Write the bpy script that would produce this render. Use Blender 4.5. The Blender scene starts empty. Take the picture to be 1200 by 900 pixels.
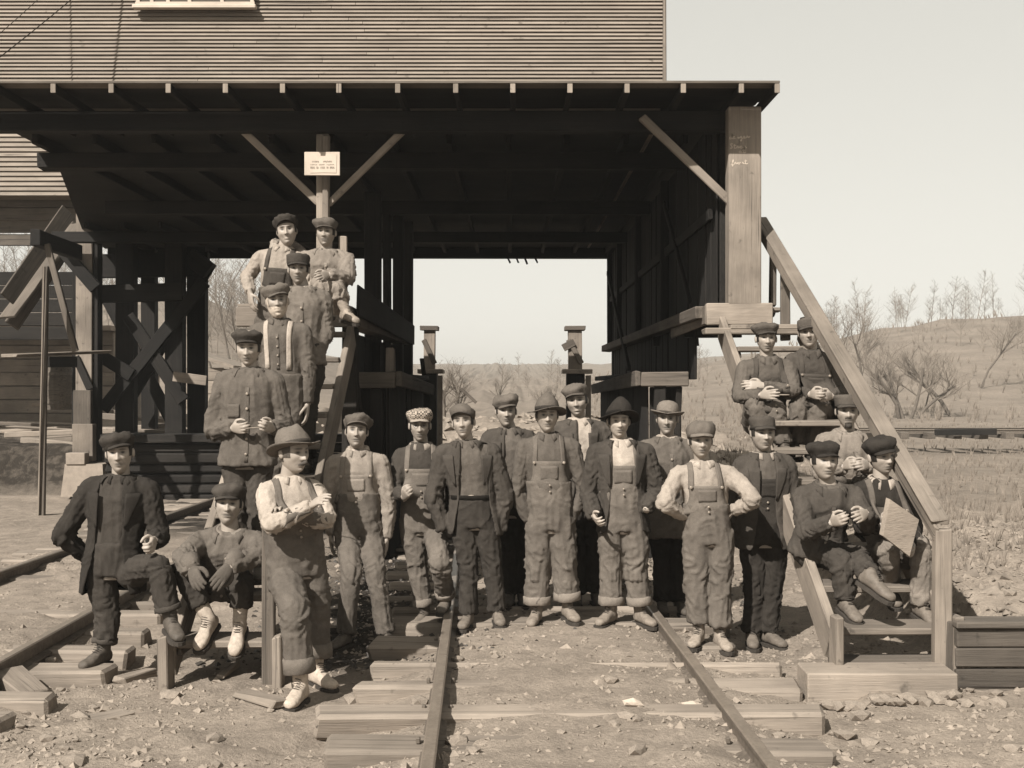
import bpy, bmesh, math, random
import numpy as np
from mathutils import Vector, Matrix, noise as mnoise
from mathutils.bvhtree import BVHTree
random.seed(7)
RS = np.random.RandomState(11)
SC = bpy.context.scene
COL = SC.collection
R = math.radians

# ------------------------------------------------------------------ camera
FPX, CAMH = 1449.0, 1.88          # focal length in photo pixels (1200 wide), eye height in metres
cam_d = bpy.data.cameras.new('camera'); cam = bpy.data.objects.new('camera', cam_d); COL.objects.link(cam)
cam.location = (0, 0, CAMH); cam.rotation_euler = (R(90), 0, 0)
cam_d.sensor_width = 36; cam_d.lens = 36 * FPX / 1200
cam_d.clip_start = 0.1; cam_d.clip_end = 3000
SC.camera = cam

# ------------------------------------------------------------------ sky + sun + exposure
SUN_EL, SUN_AZ = 41.0, 32.0       # azimuth: degrees to the left of the line from subject to camera
w = bpy.data.worlds.new('World'); SC.world = w; w.use_nodes = True
nt = w.node_tree; nt.nodes.clear()
wo = nt.nodes.new('ShaderNodeOutputWorld'); bg = nt.nodes.new('ShaderNodeBackground')
sky = nt.nodes.new('ShaderNodeTexSky'); sky.sky_type = 'NISHITA'; sky.sun_disc = False
sky.sun_elevation = R(SUN_EL); sky.sun_rotation = R(180 + SUN_AZ)
sky.air_density = 1.0; sky.dust_density = 0.6; sky.ozone_density = 1.0
bw = nt.nodes.new('ShaderNodeRGBToBW')
mr = nt.nodes.new('ShaderNodeMath'); mr.operation = 'POWER'; mr.inputs[1].default_value = 0.30
ml = nt.nodes.new('ShaderNodeMath'); ml.operation = 'MULTIPLY'; ml.inputs[1].default_value = 2.8
tint = nt.nodes.new('ShaderNodeMix'); tint.data_type = 'RGBA'; tint.blend_type = 'MULTIPLY'
tint.inputs[0].default_value = 1.0; tint.inputs[7].default_value = (1.0, 0.98, 0.90, 1)
L = nt.links.new
L(sky.outputs[0], bw.inputs[0]); L(bw.outputs[0], mr.inputs[0]); L(mr.outputs[0], ml.inputs[0])
L(ml.outputs[0], tint.inputs[6]); L(tint.outputs[2], bg.inputs[0]); L(bg.outputs[0], wo.inputs[0])
bg.inputs[1].default_value = 0.10
sl = bpy.data.lights.new('sun', 'SUN'); sl.energy = 5.0; sl.angle = R(0.55); sl.color = (1.0, 0.97, 0.92)
so = bpy.data.objects.new('sun', sl); COL.objects.link(so); so.location = (-20, -30, 40)
_sd = Vector((-math.sin(R(SUN_AZ)) * math.cos(R(SUN_EL)), -math.cos(R(SUN_AZ)) * math.cos(R(SUN_EL)), math.sin(R(SUN_EL))))
so.rotation_euler = _sd.to_track_quat('Z', 'Y').to_euler()
SC.view_settings.view_transform = 'Standard'; SC.view_settings.look = 'None'
SC.view_settings.exposure = 0.85; SC.view_settings.gamma = 1.0; SC.view_settings.use_curve_mapping = False
SC.cycles.max_bounces = 6; SC.cycles.diffuse_bounces = 3

# ------------------------------------------------------------------ measuring helpers
def P(px, py, Y): return Vector(((px - 600) / FPX * Y, Y, CAMH - (py - 450) / FPX * Y))
def XX(px, Y): return (px - 600) / FPX * Y
def ZZ(py, Y): return CAMH - (py - 450) / FPX * Y

# ------------------------------------------------------------------ materials
def sep(v, s=1.0):                 # a grey of the place, in the print's brown tone
    v = v * 0.83; return (v, v * (1 - 0.172 * s), v * (1 - 0.335 * s), 1)
MATS = {}
class NT:
    def __init__(s, name):
        s.m = bpy.data.materials.new(name); s.m.use_nodes = True; s.t = s.m.node_tree; s.t.nodes.clear()
        s.out = s.n('OutputMaterial'); s.b = s.n('BsdfPrincipled'); s.l(s.b.outputs[0], s.out.inputs[0])
        s.b.inputs['Specular IOR Level'].default_value = 0.25
    def n(s, t, **k):
        x = s.t.nodes.new('ShaderNode' + t)
        for a, v in k.items(): setattr(x, a, v)
        return x
    def l(s, a, b): s.t.links.new(a, b)
    def noise(s, vec, scale, detail=4, rough=0.6, dist=0.0):
        x = s.n('TexNoise'); x.inputs['Scale'].default_value = scale; x.inputs['Detail'].default_value = detail
        x.inputs['Roughness'].default_value = rough; x.inputs['Distortion'].default_value = dist
        if vec is not None: s.l(vec, x.inputs['Vector'])
        return x.outputs[0]
    def ramp(s, fac, stops):
        x = s.n('ValToRGB'); e = x.color_ramp.elements
        while len(e) < len(stops): e.new(0.5)
        for i, (p, c) in enumerate(stops):
            e[i].position = p; e[i].color = c if len(c) == 4 else (*c, 1)
        s.l(fac, x.inputs[0]); return x.outputs[0]
    def mapr(s, fac, a, b, c, d):
        x = s.n('MapRange'); s.l(fac, x.inputs[0])
        for i, v in enumerate((a, b, c, d)): x.inputs[i + 1].default_value = v
        return x.outputs[0]
    def mul(s, a, b, fac=1.0, mode='MULTIPLY'):
        x = s.n('Mix', data_type='RGBA', blend_type=mode); x.inputs[0].default_value = fac
        for v, i in ((a, 6), (b, 7)):
            if isinstance(v, tuple): x.inputs[i].default_value = v
            else: s.l(v, x.inputs[i])
        return x.outputs[2]
    def bump(s, h, strength, dist=0.01, nrm=None):
        x = s.n('Bump'); x.inputs['Strength'].default_value = strength; x.inputs['Distance'].default_value = dist
        s.l(h, x.inputs['Height'])
        if nrm is not None: s.l(nrm, x.inputs['Normal'])
        s.l(x.outputs[0], s.b.inputs['Normal']); return x.outputs[0]
    def obj(s): return s.n('TexCoord').outputs['Object']
    def scaled(s, vec, sc):
        x = s.n('Mapping'); x.inputs['Scale'].default_value = sc; s.l(vec, x.inputs[0]); return x.outputs[0]
    def rnd(s): return s.n('ObjectInfo').outputs['Random']
    def shift(s, vec, k=37.0):      # move the pattern from piece to piece
        a = s.n('VectorMath', operation='ADD'); c = s.n('Math', operation='MULTIPLY'); s.l(s.rnd(), c.inputs[0]); c.inputs[1].default_value = k
        s.l(vec, a.inputs[0]); s.l(c.outputs[0], a.inputs[1]); return a.outputs[0]

def wood(name, v, contrast=0.35, rough=0.85, gs=1.0, tone=0.25, stain=0.3):
    if name in MATS: return MATS[name]
    k = NT(name); o = k.shift(k.obj())
    g = k.noise(k.scaled(o, (1.1 * gs, 26 * gs, 26 * gs)), 1.0, 7, 0.65, 0.35)
    fine = k.noise(k.scaled(o, (6 * gs, 120 * gs, 120 * gs)), 1.0, 3, 0.6)
    big = k.noise(o, 1.7, 4, 0.55)
    c = k.ramp(g, [(0.25, sep(v * (1 - contrast))), (0.5, sep(v)), (0.75, sep(v * (1 + contrast * 0.6)))])
    st = k.mapr(big, 0.35, 0.68, 1 - stain, 1.08)
    c = k.mul(c, st); c = k.mul(c, k.mapr(k.rnd(), 0, 1, 1 - tone, 1 + tone * 0.6)); c = k.mul(c, k.mapr(fine, 0.3, 0.7, 0.88, 1.08))
    ck = k.noise(k.scaled(o, (0.7 * gs, 42 * gs, 42 * gs)), 1.0, 2, 0.5, 0.5); c = k.mul(c, k.mapr(ck, 0.27, 0.36, 0.35, 1.0))
    spots = k.noise(o, 9.0, 3, 0.6); c = k.mul(c, k.mapr(spots, 0.26, 0.36, 0.55, 1.0))
    k.l(c, k.b.inputs['Base Color']); k.b.inputs['Roughness'].default_value = rough
    h = k.n('Math', operation='ADD'); k.l(g, h.inputs[0]); k.l(fine, h.inputs[1]); k.bump(h.outputs[0], 0.5, 0.006)
    MATS[name] = k.m; return k.m

def cloth(name, v, var=0.22, scale=1.0, weave=True, sat=0.9, stripe=0):
    if name in MATS: return MATS[name]
    k = NT(name); o = k.shift(k.obj(), 11.0)
    big = k.noise(o, 5.0 * scale, 5, 0.65, 0.4); fine = k.noise(o, 160, 3, 0.7); mid = k.noise(o, 28 * scale, 4, 0.7, 0.6)
    c = k.ramp(big, [(0.3, sep(v * (1 - var), sat)), (0.55, sep(v, sat)), (0.75, sep(v * (1 + var), sat))])
    c = k.mul(c, k.mapr(fine, 0.3, 0.7, 0.86, 1.12)); c = k.mul(c, k.mapr(mid, 0.35, 0.7, 0.9, 1.08))
    k.l(c, k.b.inputs['Base Color']); k.b.inputs['Roughness'].default_value = 0.95
    k.b.inputs['Specular IOR Level'].default_value = 0.12
    h = k.n('Math', operation='MULTIPLY_ADD'); k.l(mid, h.inputs[0]); h.inputs[1].default_value = 2.2; k.l(fine, h.inputs[2])
    k.bump(h.outputs[0], 0.55, 0.004)
    MATS[name] = k.m; return k.m

def plain(name, v, rough=0.7, var=0.15, scale=12.0, sat=1.0, bump=0.2, metal=0.0, bdist=0.004):
    if name in MATS: return MATS[name]
    k = NT(name); o = k.shift(k.obj(), 5.0)
    a = k.noise(o, scale, 6, 0.65); b = k.noise(o, scale * 0.17, 3)
    c = k.ramp(a, [(0.3, sep(v * (1 - var), sat)), (0.7, sep(v * (1 + var), sat))])
    c = k.mul(c, k.mapr(b, 0.3, 0.7, 0.85, 1.1))
    k.l(c, k.b.inputs['Base Color']); k.b.inputs['Roughness'].default_value = rough; k.b.inputs['Metallic'].default_value = metal
    if bump: k.bump(a, bump, bdist)
    MATS[name] = k.m; return k.m

def skin(name, v):
    if name in MATS: return MATS[name]
    k = NT(name); at = k.n('Attribute'); at.attribute_name = 'tone'
    o = k.obj(); a = k.noise(o, 60, 4, 0.6)
    c = k.mul(k.ramp(a, [(0.3, sep(v * 0.93, 0.9)), (0.7, sep(v * 1.05, 0.9))]), at.outputs['Color'])
    k.l(c, k.b.inputs['Base Color']); k.b.inputs['Roughness'].default_value = 0.55
    k.b.inputs['Specular IOR Level'].default_value = 0.35
    k.bump(a, 0.12, 0.002); MATS[name] = k.m; return k.m

# ------------------------------------------------------------------ object helpers
WM = {}                             # world matrix of every object built
def tag(o, label=None, cat=None, group=None, kind=None):
    if label: o['label'] = label
    if cat: o['category'] = cat
    if group: o['group'] = group
    if kind: o['kind'] = kind
    return o
def link(name, data, M=None, parent=None):
    o = bpy.data.objects.new(name, data); COL.objects.link(o)
    M = M or Matrix.Identity(4); WM[o] = M
    if parent is not None:
        o.parent = parent; o.matrix_basis = WM[parent].inverted() @ M
    else: o.matrix_basis = M
    return o
def empty(name, loc, label, cat, group=None):
    o = link(name, None, Matrix.Translation(Vector(loc))); o.empty_display_size = 0.2
    return tag(o, label, cat, group)
def mesh(name, V, F, mat, smooth=False):
    me = bpy.data.meshes.new(name); me.from_pydata([tuple(v) for v in V], [], [tuple(f) for f in F]); me.update()
    if mat is not None: me.materials.append(mat)
    if smooth: me.polygons.foreach_set('use_smooth', np.ones(len(me.polygons), bool))
    return me
def mobj(name, V, F, mat, parent=None, smooth=False, M=None):
    """world-space verts -> object whose origin sits at M (or the parent's origin)"""
    if M is None: M = WM[parent] if parent is not None else Matrix.Identity(4)
    V = np.asarray(V, float); Mi = np.array(M.inverted()); V = V @ Mi[:3, :3].T + Mi[:3, 3]
    return link(name, mesh(name, V, F, mat, smooth), M, parent)

BOXF = [(0, 1, 3, 2), (4, 6, 7, 5), (0, 4, 5, 1), (2, 3, 7, 6), (0, 2, 6, 4), (1, 5, 7, 3)]
def box_data(l, w_, h, bev=0.008, jit=0.0, rs=None):
    """a bevelled box, long axis X, centred; 24 verts"""
    b = min(bev, 0.2 * min(l, w_, h)); V = []; F = []
    hx, hy, hz = l / 2, w_ / 2, h / 2; idx = {}
    for sx in (-1, 1):
        for sy in (-1, 1):
            for sz in (-1, 1):
                for ax in range(3):
                    p = [sx * (hx - b), sy * (hy - b), sz * (hz - b)]
                    p[ax] += (sx, sy, sz)[ax] * b
                    idx[(sx, sy, sz, ax)] = len(V); V.append(p)
    for ax in range(3):
        o1, o2 = [a for a in range(3) if a != ax]
        for s in (-1, 1):
            q = []
            for a_, b_ in ((-1, -1), (1, -1), (1, 1), (-1, 1)):
                t = [0, 0, 0]; t[ax] = s; t[o1] = a_; t[o2] = b_; q.append(idx[(*t, ax)])
            if (s > 0) != (ax != 1): q.reverse()
            F.append(q)
    for ax in range(3):              # edge strips along axis ax
        o1, o2 = [a for a in range(3) if a != ax]
        for a_ in (-1, 1):
            for b_ in (-1, 1):
                def k(s, f):
                    t = [0, 0, 0]; t[ax] = s; t[o1] = a_; t[o2] = b_; return idx[(*t, f)]
                F.append([k(-1, o1), k(1, o1), k(1, o2), k(-1, o2)])
    for sx in (-1, 1):
        for sy in (-1, 1):
            for sz in (-1, 1): F.append([idx[(sx, sy, sz, a)] for a in range(3)])
    V = np.array(V)
    if jit:
        rs = rs or RS
        for sx in (-1, 1):
            for sy in (-1, 1):
                for sz in (-1, 1):
                    d = rs.uniform(-jit, jit, 3)
                    for a in range(3): V[idx[(sx, sy, sz, a)]] += d
    return V, F
def frame_x(p0, p1, up=(0, 0, 1), roll=0.0):
    p0, p1 = Vector(p0), Vector(p1); d = p1 - p0; ln = d.length; x = d.normalized(); u = Vector(up)
    if abs(x.dot(u)) > 0.98: u = Vector((0, 1, 0))
    y = u.cross(x).normalized(); z = x.cross(y)
    if roll:
        q = Matrix.Rotation(roll, 3, x); y = q @ y; z = q @ z
    M = Matrix(((x.x, y.x, z.x, 0), (x.y, y.y, z.y, 0), (x.z, y.z, z.z, 0), (0, 0, 0, 1)))
    M.translation = (p0 + p1) / 2
    return M, ln
def timber(name, p0, p1, w_, h, mat, parent=None, bev=0.008, jit=0.007, up=(0, 0, 1), roll=0.0):
    M, ln = frame_x(p0, p1, up, roll); V, F = box_data(ln, w_, h, bev, jit)
    me = mesh(name, V, F, mat)
    bm = bmesh.new(); bm.from_mesh(me); bmesh.ops.recalc_face_normals(bm, faces=bm.faces); bm.to_mesh(me); bm.free()
    return link(name, me, M, parent)
def box(name, x0, x1, y0, y1, z0, z1, mat, parent=None, **k):
    d = (x1 - x0, y1 - y0, z1 - z0); c = ((x0 + x1) / 2, (y0 + y1) / 2, (z0 + z1) / 2)
    a = d.index(max(d))
    if a == 0: return timber(name, (x0, c[1], c[2]), (x1, c[1], c[2]), d[1], d[2], mat, parent, **k)
    if a == 1: return timber(name, (c[0], y0, c[2]), (c[0], y1, c[2]), d[0], d[2], mat, parent, **k)
    return timber(name, (c[0], c[1], z0), (c[0], c[1], z1), d[0], d[1], mat, parent, up=(0, 1, 0), **k)

# value noise in numpy
_PERM = np.random.RandomState(3).rand(64, 64, 64)
def vnoise(p):
    p = np.asarray(p, float); i = np.floor(p).astype(int); f = p - i; f = f * f * (3 - 2 * f)
    i0 = i % 64; i1 = (i + 1) % 64
    def g(a, b, c): return _PERM[a[:, 0], b[:, 1], c[:, 2]]
    x, y, z = f[:, 0], f[:, 1], f[:, 2]
    c00 = g(i0, i0, i0) * (1 - x) + g(i1, i0, i0) * x; c10 = g(i0, i1, i0) * (1 - x) + g(i1, i1, i0) * x
    c01 = g(i0, i0, i1) * (1 - x) + g(i1, i0, i1) * x; c11 = g(i0, i1, i1) * (1 - x) + g(i1, i1, i1) * x
    return (c00 * (1 - y) + c10 * y) * (1 - z) + (c01 * (1 - y) + c11 * y) * z
_G = np.random.RandomState(8).normal(size=(32, 32, 32, 3)); _G /= np.linalg.norm(_G, axis=-1)[..., None]
_ROT = np.array([[.36, .48, -.8], [-.8, .6, 0], [.48, .64, .6]])
def gnoise(p):
    p = np.asarray(p, float) @ _ROT.T; i = np.floor(p).astype(int); f = p - i; u = f * f * f * (f * (f * 6 - 15) + 10); r = 0
    for a in (0, 1):
        for b in (0, 1):
            for c in (0, 1):
                g = _G[(i[:, 0] + a) % 32, (i[:, 1] + b) % 32, (i[:, 2] + c) % 32]; d = ((f - np.array([a, b, c])) * g).sum(1)
                r = r + d * (u[:, 0] if a else 1 - u[:, 0]) * (u[:, 1] if b else 1 - u[:, 1]) * (u[:, 2] if c else 1 - u[:, 2])
    return np.clip(.5 + .85 * r, 0, 1)
def fnoise(p, o=3):
    r = 0; a = 0.5; t = 0; p = np.asarray(p, float)
    for k in range(o): r = r + a * vnoise(p * 2 ** k + 17.3 * k); t += a; a *= 0.5
    return r / t
def sstep(a, b, x): t = np.clip((x - a) / (b - a), 0, 1); return t * t * (3 - 2 * t)
# ================================================================== GROUND
def gz(x, y):
    x = np.asarray(x, float); y = np.asarray(y, float); z = np.zeros_like(x)
    p = np.stack([x, y, np.zeros_like(x)], -1).reshape(-1, 3)
    near = 1 - sstep(25, 45, y)
    n1 = (fnoise(p * 0.9, 3).reshape(x.shape) - 0.5); n2 = (fnoise(p * 5.0 + 9, 3).reshape(x.shape) - 0.5)
    z = z + near * (0.06 * n1 + 0.10 * n2 * (0.4 + 0.6 * sstep(0.1, 0.5, np.abs(n1) * 4)))
    trk = np.exp(-((x - 0.35) / 1.15) ** 4) * (1 - sstep(20, 30, y))
    z = z * (1 - 0.35 * trk) + 0.035 * trk
    btw = np.exp(-((x - 0.36) / 0.66) ** 6) + np.exp(-((x + 4.0) / 0.68) ** 6)
    z = z + 0.028 * btw * (1 - sstep(14, 18, y)) + 0.03 * np.exp(-((x + 4.0) / 1.1) ** 4) * (1 - sstep(16, 20, y))
    z = z - (0.075 * np.exp(-((x + 1.0) / 0.42) ** 2) + 0.05 * np.exp(-((x - 1.75) / 0.35) ** 2)) * (1 - sstep(9, 11, y)) - 0.05 * np.exp(-((x + 2.75) / .4) ** 2) * (1 - sstep(11, 13, y))
    z = z - 0.06 * np.exp(-((x + 2.0) / 0.7) ** 2) * sstep(6.2, 7.2, y) * (1 - sstep(9, 10, y))
    # rubble bank on the right, held by the crib
    bank = sstep(2.85, 3.25, x) * sstep(7.5, 8.6, y) * (1 - sstep(22, 30, y))
    z = z + bank * (0.38 + 0.35 * (fnoise(p * 1.9 + 4, 4).reshape(x.shape) - 0.45)) * (1 - 0.5 * sstep(12, 20, y))
    # dark spoil bank at far left and under the trestle
    spo = sstep(-5.6, -6.2, x) * sstep(20.6, 21.8, y) * (1 - sstep(60, 75, y))
    z = z + spo * (0.85 + 0.5 * n1)
    # rubble heaps beyond the passage
    rub = np.exp(-((x - 0.3) / 6) ** 2) * np.exp(-((y - 34) / 6) ** 2)
    z = z + rub * (0.9 + 1.2 * n1)
    # hills beyond
    a = x / np.maximum(y, 1)
    hr = 7.6 * sstep(0.02, 0.42, a) + 2.2
    hl = 11.0 * sstep(-0.08, -0.30, a)
    z = z + sstep(55, 150, y) * (hr + hl) + sstep(150, 420, y) * 6 + sstep(40, 120, y) * 1.5 * n1
    return z
xs = np.concatenate([-np.geomspace(900, 9, 46), np.linspace(-8.8, 7.4, 235), np.geomspace(7.6, 900, 46)])
ys = np.concatenate([np.linspace(-6, 4.8, 14), np.linspace(5.0, 13.5, 180), np.linspace(13.6, 40, 90), np.geomspace(41, 1500, 60)])
gx, gy = np.meshgrid(xs, ys); gzz = gz(gx, gy)
V = np.stack([gx, gy, gzz], -1).reshape(-1, 3); nx, ny = len(xs), len(ys)
ii = np.arange(nx * ny).reshape(ny, nx)
Fq = np.stack([ii[:-1, :-1], ii[:-1, 1:], ii[1:, 1:], ii[1:, :-1]], -1).reshape(-1, 4)
k = NT('dirt'); o = k.obj()
n_big = k.noise(o, 0.55, 5, 0.6); n_mid = k.noise(o, 5, 6, 0.7, 0.3); n_fine = k.noise(o, 45, 5, 0.75)
c = k.ramp(n_mid, [(0.28, sep(0.22)), (0.5, sep(0.305)), (0.72, sep(0.39))])
c = k.mul(c, k.mapr(n_big, 0.3, 0.7, 0.80, 1.08)); c = k.mul(c, k.mapr(n_fine, 0.3, 0.7, 0.72, 1.18))
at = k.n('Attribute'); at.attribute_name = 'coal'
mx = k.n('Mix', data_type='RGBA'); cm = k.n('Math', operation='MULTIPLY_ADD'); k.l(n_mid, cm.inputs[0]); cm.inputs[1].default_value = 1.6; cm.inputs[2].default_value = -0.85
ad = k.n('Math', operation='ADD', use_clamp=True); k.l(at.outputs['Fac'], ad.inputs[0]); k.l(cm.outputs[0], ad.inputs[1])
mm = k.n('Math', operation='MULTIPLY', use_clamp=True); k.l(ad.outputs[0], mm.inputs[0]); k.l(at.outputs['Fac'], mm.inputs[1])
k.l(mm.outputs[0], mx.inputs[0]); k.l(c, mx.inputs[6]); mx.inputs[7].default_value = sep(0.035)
at2 = k.n('Attribute'); at2.attribute_name = 'field'
fld = k.ramp(k.noise(k.scaled(o, (0.25, 0.25, 1)), 1.0, 6, 0.65), [(0.3, sep(0.17)), (0.7, sep(0.26))])
fld = k.mul(fld, k.mapr(n_mid, 0.3, 0.7, 0.75, 1.15))
mx2 = k.n('Mix', data_type='RGBA'); k.l(at2.outputs['Fac'], mx2.inputs[0]); k.l(mx.outputs[2], mx2.inputs[6]); k.l(fld, mx2.inputs[7])
k.l(mx2.outputs[2], k.b.inputs['Base Color']); k.b.inputs['Roughness'].default_value = 0.97; k.b.inputs['Specular IOR Level'].default_value = 0.1
hh = k.n('Math', operation='MULTIPLY_ADD'); k.l(n_mid, hh.inputs[0]); hh.inputs[1].default_value = 2.0; k.l(n_fine, hh.inputs[2]); k.bump(hh.outputs[0], 0.8, 0.02)
DIRT = k.m
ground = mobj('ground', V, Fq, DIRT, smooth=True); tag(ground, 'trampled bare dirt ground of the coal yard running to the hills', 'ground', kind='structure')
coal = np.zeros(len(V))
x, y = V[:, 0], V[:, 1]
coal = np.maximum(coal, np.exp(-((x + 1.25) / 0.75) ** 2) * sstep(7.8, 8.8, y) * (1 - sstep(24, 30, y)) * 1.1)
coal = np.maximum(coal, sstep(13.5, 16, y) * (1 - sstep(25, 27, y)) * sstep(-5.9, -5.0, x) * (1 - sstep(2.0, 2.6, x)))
coal = np.maximum(coal, 1.1 * sstep(-5.3, -5.9, x) * sstep(20.4, 20.9, y) * (1 - sstep(23.0, 24.5, y)))  # darkens the bank at far left
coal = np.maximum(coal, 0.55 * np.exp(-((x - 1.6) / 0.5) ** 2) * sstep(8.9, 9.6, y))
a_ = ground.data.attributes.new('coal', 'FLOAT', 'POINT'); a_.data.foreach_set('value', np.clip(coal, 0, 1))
fl_ = np.maximum(sstep(26, 38, y), sstep(4.2, 6.5, x) * sstep(13, 18, y))
a_ = ground.data.attributes.new('field', 'FLOAT', 'POINT'); a_.data.foreach_set('value', np.clip(fl_, 0, 1))
def gzs(x, y): return float(gz(np.array([x]), np.array([y]))[0])

# ================================================================== woods
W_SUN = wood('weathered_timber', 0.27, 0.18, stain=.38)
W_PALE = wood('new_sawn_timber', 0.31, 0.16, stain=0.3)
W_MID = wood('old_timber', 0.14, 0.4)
W_DARK = wood('sooty_shaded_timber', 0.018, 0.5, stain=0.45)  # soot tone, darkened further to paint the shade under the roof
W_BLACK = wood('coal_shade_black_timber', 0.022, 0.5)  # also paints the shade on the retaining wall and bin boards
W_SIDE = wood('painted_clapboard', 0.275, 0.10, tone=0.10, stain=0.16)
W_TIE = wood('grey_tie_timber', 0.27, 0.3, stain=0.25)
W_TREAD = wood('stair_tread_timber', 0.24, 0.3)
IRON = plain('rusty_rail_iron', 0.15, 0.55, 0.35, 30, bump=0.3, metal=0.25)
SHINE = plain('worn_rail_head', 0.33, 0.35, 0.2, 40, bump=0.1, metal=0.5)
CONC = plain('pier_concrete', 0.29, 0.9, 0.12, 14, bump=0.35)
WHITE = plain('white_paint', 0.5, 0.7, 0.08, 9)
PAPER = plain('sign_paper', 0.56, 0.8, 0.05, 9, bump=0.1)
INK = plain('sign_ink', 0.20, 0.8, 0.1, 9, bump=0)
DARKMET = plain('dark_cable', 0.05, 0.6, 0.1, 9, bump=0)
STONE = plain('broken_stone', 0.25, 0.95, 0.3, 9, bump=0.6)
COALM = plain('coal_lump', 0.05, 0.6, 0.4, 14, bump=0.6)
GLASS = plain('window_glass', 0.10, 0.12, 0.1, 4, bump=0)

# ================================================================== TIPPLE
YE, YP, YC, YB = 10.92, 11.57, 11.80, 24.0      # eave edge, corner post, centre post, far end
ZC = 4.37                                        # ceiling underside
tip = empty('tipple_building', (-1.5, 17.5, 0), 'large open timber coal tipple with clapboard upper storey straddling the railway track', 'building')
# --- upper storey of narrow clapboards
YW = 12.2; wx0, wx1 = -5.2, XX(777, YW)
wall = box('upper_wall', wx0 + .02, wx1 - .02, YW + .03, YW + .30, 4.50, 6.95, W_SIDE, tip, jit=0)
ex = 0.0386; z = ZZ(106, YW) - .06; i = 0
while z < 6.2:
    t = 0.0034 if i % 2 else 0.0012
    cuts = [wx0, wx0 + (.33 + .3 * RS.rand()) * (wx1 - wx0) + RS.uniform(-.4, .4), wx1]
    for xa, xb in zip(cuts[:-1], cuts[1:]):
        dz = RS.uniform(-.0012, .0012, 2); xb -= .004
        Vb = [(xa, YW + .03, z + ex * 1.25), (xb, YW + .03, z + ex * 1.25), (xb, YW - t, z + dz[1]), (xa, YW - t, z + dz[0]), (xa, YW + .03, z - .001), (xb, YW + .03, z - .001)]
        mobj('clapboard', Vb, [(0, 1, 2, 3), (3, 2, 5, 4), (0, 3, 4), (1, 5, 2), (0, 4, 5, 1)], W_SIDE, wall, M=Matrix.Translation(((xa + xb) / 2, YW, z)))
    z += ex * (1.0 if i % 2 else 0.96); i += 1
box('corner_board', wx1 - .002, wx1 + .03, YW - .03, YW + .32, ZZ(104, YW), 6.2, W_SUN, tip)
box('side_wall', wx1 - .05, wx1 - .004, YW + .32, YB - 0.2, 4.5, 6.95, W_SIDE, tip)
# upper window: sill and bottom of its frame show at the top of the print
wn = box('window', XX(161, YW), XX(300, YW), YW - .05, YW - .028, ZZ(9, YW), ZZ(-60, YW), GLASS, tip, jit=0)
box('window_sill', XX(158, YW), XX(302, YW), YW - .10, YW - .03, ZZ(13, YW), ZZ(8, YW), WHITE, wn, jit=0)
for px in (164, 180, 199, 224, 262, 297): box('window_bar', XX(px - 2.2, YW), XX(px + 2.2, YW), YW - .066, YW - .052, ZZ(8, YW) + .002, ZZ(-60, YW), WHITE, wn, jit=0)
box('window_bar', XX(161, YW), XX(300, YW), YW - .072, YW - .068, ZZ(8, YW) + .003, ZZ(4.5, YW), WHITE, wn, jit=0)
# --- eave, rafters, ceiling
rx1 = XX(915, YE)
def slab(name, poly, z0, z1, mat, parent):
    n = len(poly); V = [(x, y, z0) for x, y in poly] + [(x, y, z1) for x, y in poly]
    F = [tuple(range(n))[::-1], tuple(range(n, 2 * n))] + [(i, (i + 1) % n, n + (i + 1) % n, n + i) for i in range(n)]
    return mobj(name, V, F, mat, parent)
# eave boards: one plank per strip along X, lip slightly ragged
for j, yy in enumerate(np.arange(YE, YW + .1, 0.19)):
    box('eave_board', -5.2, rx1 + RS.uniform(-.006, .006), yy + .002, yy + .188, 4.535 + j * .012, 4.562 + j * .012, W_DARK if j else W_MID, tip, jit=.002)  # boards behind the edge are coloured dark as shaded soffit
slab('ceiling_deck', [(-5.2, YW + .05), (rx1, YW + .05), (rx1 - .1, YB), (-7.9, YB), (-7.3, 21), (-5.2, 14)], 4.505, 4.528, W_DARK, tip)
xe = [XX(p, YE) for p in (-5, 62, 130, 197, 264, 331, 397, 466, 534, 601, 668, 735, 801, 869)] + [rx1 - .03]
for i, xr in enumerate(xe):
    ra = box('rafter', xr - .022, xr + .022, YE + .012, 12.9, 4.453, 4.533, W_DARK, tip); box('rafter_lit_end', xr - .0225, xr + .0225, YE, YE + .0115, 4.452, 4.534, W_PALE, ra, jit=0)  # rafter coloured as shaded, its end piece pale as if sunlit
for xr in np.arange(-5.0, 2.2, .62): box('joist', xr - .03, xr + .03, 12.95, YB - .1, 4.40, 4.515, W_DARK, tip)
for xr in (-6.9, -6.3, -5.7): box('joist', xr - .03, xr + .03, 20.0, YB - .1, 4.40, 4.515, W_DARK, tip)
# header beams carried by the posts
box('header_beam', -5.15, 2.29, YP + .06, YP + .22, 4.26, 4.45, W_DARK, tip)  # dark colour paints in the shade of the eave
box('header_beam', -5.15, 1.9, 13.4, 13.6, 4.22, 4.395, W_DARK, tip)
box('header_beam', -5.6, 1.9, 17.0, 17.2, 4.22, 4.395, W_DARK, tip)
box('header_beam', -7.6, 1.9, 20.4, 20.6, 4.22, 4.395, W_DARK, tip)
box('header_beam', -7.8, 2.0, YB - .15, YB, 4.31, 4.515, W_DARK, tip)
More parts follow.
